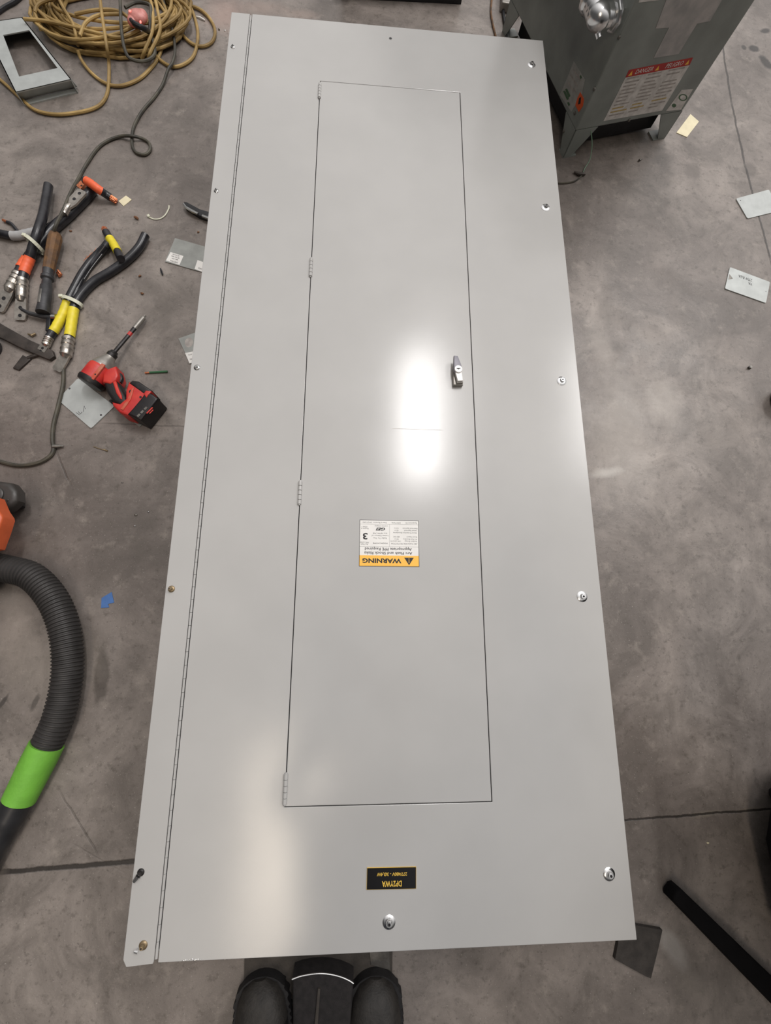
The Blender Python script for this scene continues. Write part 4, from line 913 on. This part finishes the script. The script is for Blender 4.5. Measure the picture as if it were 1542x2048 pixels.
for sgn, (tip, ang) in BT.items():
    A = M.Translation((tip.x, tip.y, .0045)) @ M.Rotation(ang, 4, 'Z')       # local -y runs back to the heel
    ank[sgn] = A @ V((0, -.235, .12))
    bo = MB()
    secs = [(0, .012, .030), (.012, .034, .046), (.035, .047, .060), (.07, .0535, .068), (.11, .055, .076), (.15, .050, .092), (.19, .044, .110), (.23, .042, .118), (.27, .040, .110), (.30, .030, .09), (.308, .014, .07)]
    vs = []; K_ = 16
    for y, w, h in secs:
        for k in range(K_ + 1):
            th = PI * k / K_; cx_ = math.cos(th); sz_ = math.sin(th)
            vs.append(A @ V((w * math.copysign(abs(cx_) ** .75, cx_), -y, .02 + (h - .02) * abs(sz_) ** .8)))
    fs = [(i * (K_ + 1) + k, i * (K_ + 1) + k + 1, (i + 1) * (K_ + 1) + k + 1, (i + 1) * (K_ + 1) + k) for i in range(len(secs) - 1) for k in range(K_)]
    fs += [tuple(range(K_ + 1)), tuple((len(secs) - 1) * (K_ + 1) + k for k in range(K_ + 1))[::-1]]
    bo.add(vs, fs, 0, True)
    bo.tube([A @ V((0, -.235, .08)), A @ V((0, -.240, .13)), A @ V((0, -.245, .20))], [.045, .046, .050], 20)
    boot = bo.build('work_boot', K['boot'], pr)
    cp = MB(); vs = []
    for y, w, h in secs[:4]:
        for k in range(K_ + 1):
            th = PI * k / K_; cx_ = math.cos(th); sz_ = math.sin(th); vs.append(A @ V(((w + .0015) * math.copysign(abs(cx_) ** .75, cx_), -y + .0015, .02 + (h - .018) * abs(sz_) ** .8)))
    cp.add(vs, [(i * (K_ + 1) + k, i * (K_ + 1) + k + 1, (i + 1) * (K_ + 1) + k + 1, (i + 1) * (K_ + 1) + k) for i in range(3) for k in range(K_)] + [tuple(range(K_ + 1))], 0, True)
    cp.build('toe_cap', K['bootcap'], boot)
    so = MB(); ol = []
    prof = [(0, .020), (.010, .040), (.03, .052), (.07, .0585), (.11, .060), (.15, .054), (.19, .047), (.24, .046), (.29, .042), (.312, .025)]
    def wid(y):
        if y < .055: return max(.006, .0565 * (1 - (1 - y / .055) ** 2.2) ** .5)
        for (a, wa), (c_, wc) in zip(prof, prof[1:]):
            if a <= y <= c_: return wa + (wc - wa) * (y - a) / (c_ - a)
        return prof[-1][1]
    for side in (1, -1):
        ys = [.055 * (1 - math.cos(i * PI / 36)) for i in range(18)] + [.055 + i * .257 / 84 for i in range(85)]
        if side < 0: ys = ys[::-1]
        for i, y in enumerate(ys): ol.append((side * (wid(y) + (.0026 if (i // 2) % 2 else -.0010) * (y > .02)), -y + .004))
    so.prism(ol, .0, .024, mx=A); so.build('lugged_sole', K['sole'], boot)
    lc = MB()
    for k in range(5):
        y = -.10 - k * .022; z = .077 + k * .011 + .004
        lc.tube([A @ V((-.024, y - .004, z - .004)), A @ V((0, y, z + .003)), A @ V((.024, y + .004, z - .004))], .0022, 6)
    lc.build('laces', K['black'], boot)
hip = V((-.12, -1.60, .95)); J = [(hip, (.15, .11)), (hip + V((0, .0, .10)), (.155, .11))]; Ed = [(0, 1)]
for sgn in (-1, 1):
    a = ank[sgn]; k = len(J)
    J += [(hip + V((sgn * .09, 0, -.08)), .095), (V((a.x * .6 + (hip.x + sgn * .09) * .4, -1.55, .52)), .068), (V((a.x, a.y, .28)), .062), (V((a.x, a.y, .16)), .060)]
    Ed += [(0, k), (k, k + 1), (k + 1, k + 2), (k + 2, k + 3)]
skin_mesh(J, Ed, 'trousers', K['denim'], pr)
sh0 = V((-.11, -1.38, 1.42))
J = [(hip + V((0, .01, .08)), (.16, .115)), (hip + V((0, .10, .26)), (.185, .12)), (V((-.11, -1.42, 1.34)), (.19, .12)), (sh0 + V((0, .01, .03)), (.08, .07))]; Ed = [(0, 1), (1, 2), (2, 3)]
for sgn in (-1, 1):
    k = len(J); J += [(sh0 + V((sgn * .17, 0, -.02)), .065), (sh0 + V((sgn * .24, .16, -.24)), .05), (V((-.04 + sgn * .13, -.92, 1.20)), .037)]
    Ed += [(2, k), (k, k + 1), (k + 1, k + 2)]
skin_mesh(J, Ed, 'shirt', K['shirt'], pr)
# head, neck and hands: one continuous figure under the clothes
hd = V((-.11, -1.30, 1.56))
J = [(V((-.11, -1.40, 1.32)), .09), (sh0 + V((0, .01, .04)), .055), (sh0 + V((0, .05, .10)), .052), (hd + V((0, -.02, -.03)), (.072, .08)), (hd + V((0, -.01, .05)), (.078, .088)), (hd + V((0, -.02, .11)), (.05, .055)), (hd + V((0, .06, -.06)), .04), (hd + V((0, .088, .0)), .014)]
Ed = [(0, 1), (1, 2), (2, 3), (3, 4), (4, 5), (3, 6), (3, 7)]
for sgn in (-1, 1):
    k = len(J); e_ = sh0 + V((sgn * .24, .16, -.24)); w_ = V((-.04 + sgn * .12, -.88, 1.20)); pm2 = V((-.055 + sgn * .085, -.80, 1.20))
    J += [(sh0 + V((sgn * .16, 0, -.02)), .045), (e_, .038), (w_, (.026, .022)), (pm2, (.038, .016))]
    Ed += [(0, k), (k, k + 1), (k + 1, k + 2), (k + 2, k + 3)]
    pmi = k + 3; inn = V((-sgn, 0, 0))
    for f in range(4):
        kk = len(J); base = pm2 + V((-sgn * .004, -.018 + f * .019, -.006 + f * .002)); L_ = (.030, .036, .038, .034)[f]
        J += [(base + inn * .022 + V((0, .012, -.006)), .0085), (base + inn * (.022 + L_ * .8) + V((0, .016, -.012)), .0080), (base + inn * (.022 + L_ * 1.35) + V((0, .017, -.004)), .0070)]
        Ed += [(pmi, kk), (kk, kk + 1), (kk + 1, kk + 2)]
    kk = len(J); J += [(pm2 + V((-sgn * .012, .0, .020)), .0105), (pm2 + V((-sgn * .034, .022, .026)), .009)]; Ed += [(pmi, kk), (kk, kk + 1)]
skin_mesh(J, Ed, 'body', K['skin'], pr, root=0)
b = MB(); b.sphere(hd + V((0, -.035, .07)), (.085, .095, .085)); b.build('hair', K['hair'], pr)
b = MB()
for sgn in (-1, 1): b.sphere(hd + V((sgn * .03, .074, .03)), (.012, .008, .007)); b.sphere(hd + V((sgn * .03, .081, .03)), (.005, .003, .005), 1)
b.sphere(hd + V((0, .088, -.045)), (.022, .007, .006), 2); b.build('face_features', [K['white'], K['ink'], K['danger']], pr)
b = MB()
for sgn in (-1, 1): b.sphere(hd + V((sgn * .080, -.01, .02)), (.010, .020, .032))
b.build('ears', K['skin'], pr)
# pouch between the boots
po = thing('tool_pouch', g(645, 2010), 'black canvas tool pouch with curved silver wire rim between the two boots', 'pouch')
arc = [(584, 1959), (600, 1953), (620, 1949), (641, 1947), (662, 1949), (682, 1954), (698, 1961), (707, 1967)]
zp = .05
P = [g(*p, zp) for p in arc]; back = [P[-1] + V((-.012, -.20, 0)), P[0] + V((.012, -.20, 0))]
b = MB(); b.prism([(p.x, p.y) for p in P + back], .0045, zp, 0, .008); b.build('canvas_body', K['pouch'], po)
b = MB(); b.tube(smooth_path([p + V((0, .001, .001)) for p in P], 5), .0018, 8); b.build('wire_rim', K['chrome'], po)
b = MB(); b.prism([(p.x, p.y) for p in [g(636, 1975, zp), g(641, 1975, zp), g(636, 2048, zp), g(629, 2048, zp)]], zp - .002, zp + .004, 0, .001); b.build('strap', K['mat_'], po)

# ------------------------------------------------------------------ light
w = bpy.data.worlds.new('hall'); sc.world = w; w.use_nodes = True
nt = w.node_tree; bg = nt.nodes['Background']; bg.inputs[0].default_value = (1.0, .972, .955, 1)
tcw = nt.nodes.new('ShaderNodeTexCoord'); sw_ = nt.nodes.new('ShaderNodeSeparateXYZ'); mw = nt.nodes.new('ShaderNodeMapRange')
mw.inputs[1].default_value = 0; mw.inputs[2].default_value = 1; mw.inputs[3].default_value = .05; mw.inputs[4].default_value = 1.18   # pale roof above, dimmer hall around
nt.links.new(tcw.outputs['Generated'], sw_.inputs[0]); pw = nt.nodes.new('ShaderNodeMath'); pw.operation = 'POWER'; pw.use_clamp = True; pw.inputs[1].default_value = 2.2
mx0 = nt.nodes.new('ShaderNodeMath'); mx0.operation = 'MAXIMUM'; mx0.inputs[1].default_value = 0
dw = nt.nodes.new('ShaderNodeVectorMath'); dw.operation = 'DOT_PRODUCT'; dw.inputs[1].default_value = V((.30, .48, .82)).normalized()
nt.links.new(tcw.outputs['Generated'], dw.inputs[0])
nt.links.new(dw.outputs['Value'], mx0.inputs[0]); nt.links.new(mx0.outputs[0], pw.inputs[0]); nt.links.new(pw.outputs[0], mw.inputs[0]); nt.links.new(mw.outputs[0], bg.inputs[1])
def area(name, loc, sx, sy, power, col, rz=0):
    l = bpy.data.lights.new(name, 'AREA'); l.shape = 'RECTANGLE'; l.size = sx; l.size_y = sy; l.energy = power; l.color = col
    o = bpy.data.objects.new(name, l); COL.objects.link(o); o.location = loc; o.rotation_euler = (0, 0, rz); return o
area('ceiling_light', (.965, 2.65, 6), .42, 2.3, 125, (1, .97, .96))
area('ceiling_light', (-1.02, -3.6, 6), .75, 2.5, 62, (1, .86, .70))
area('ceiling_light', (4.4, 3.1, 6), .9, 2.4, 150, (1, .97, .95))
vs_ = sc.view_settings; sc.display_settings.display_device = 'sRGB'; vs_.view_transform = 'Standard'; vs_.look = 'None'; vs_.gamma = 1; vs_.exposure = 0.22; vs_.use_curve_mapping = False
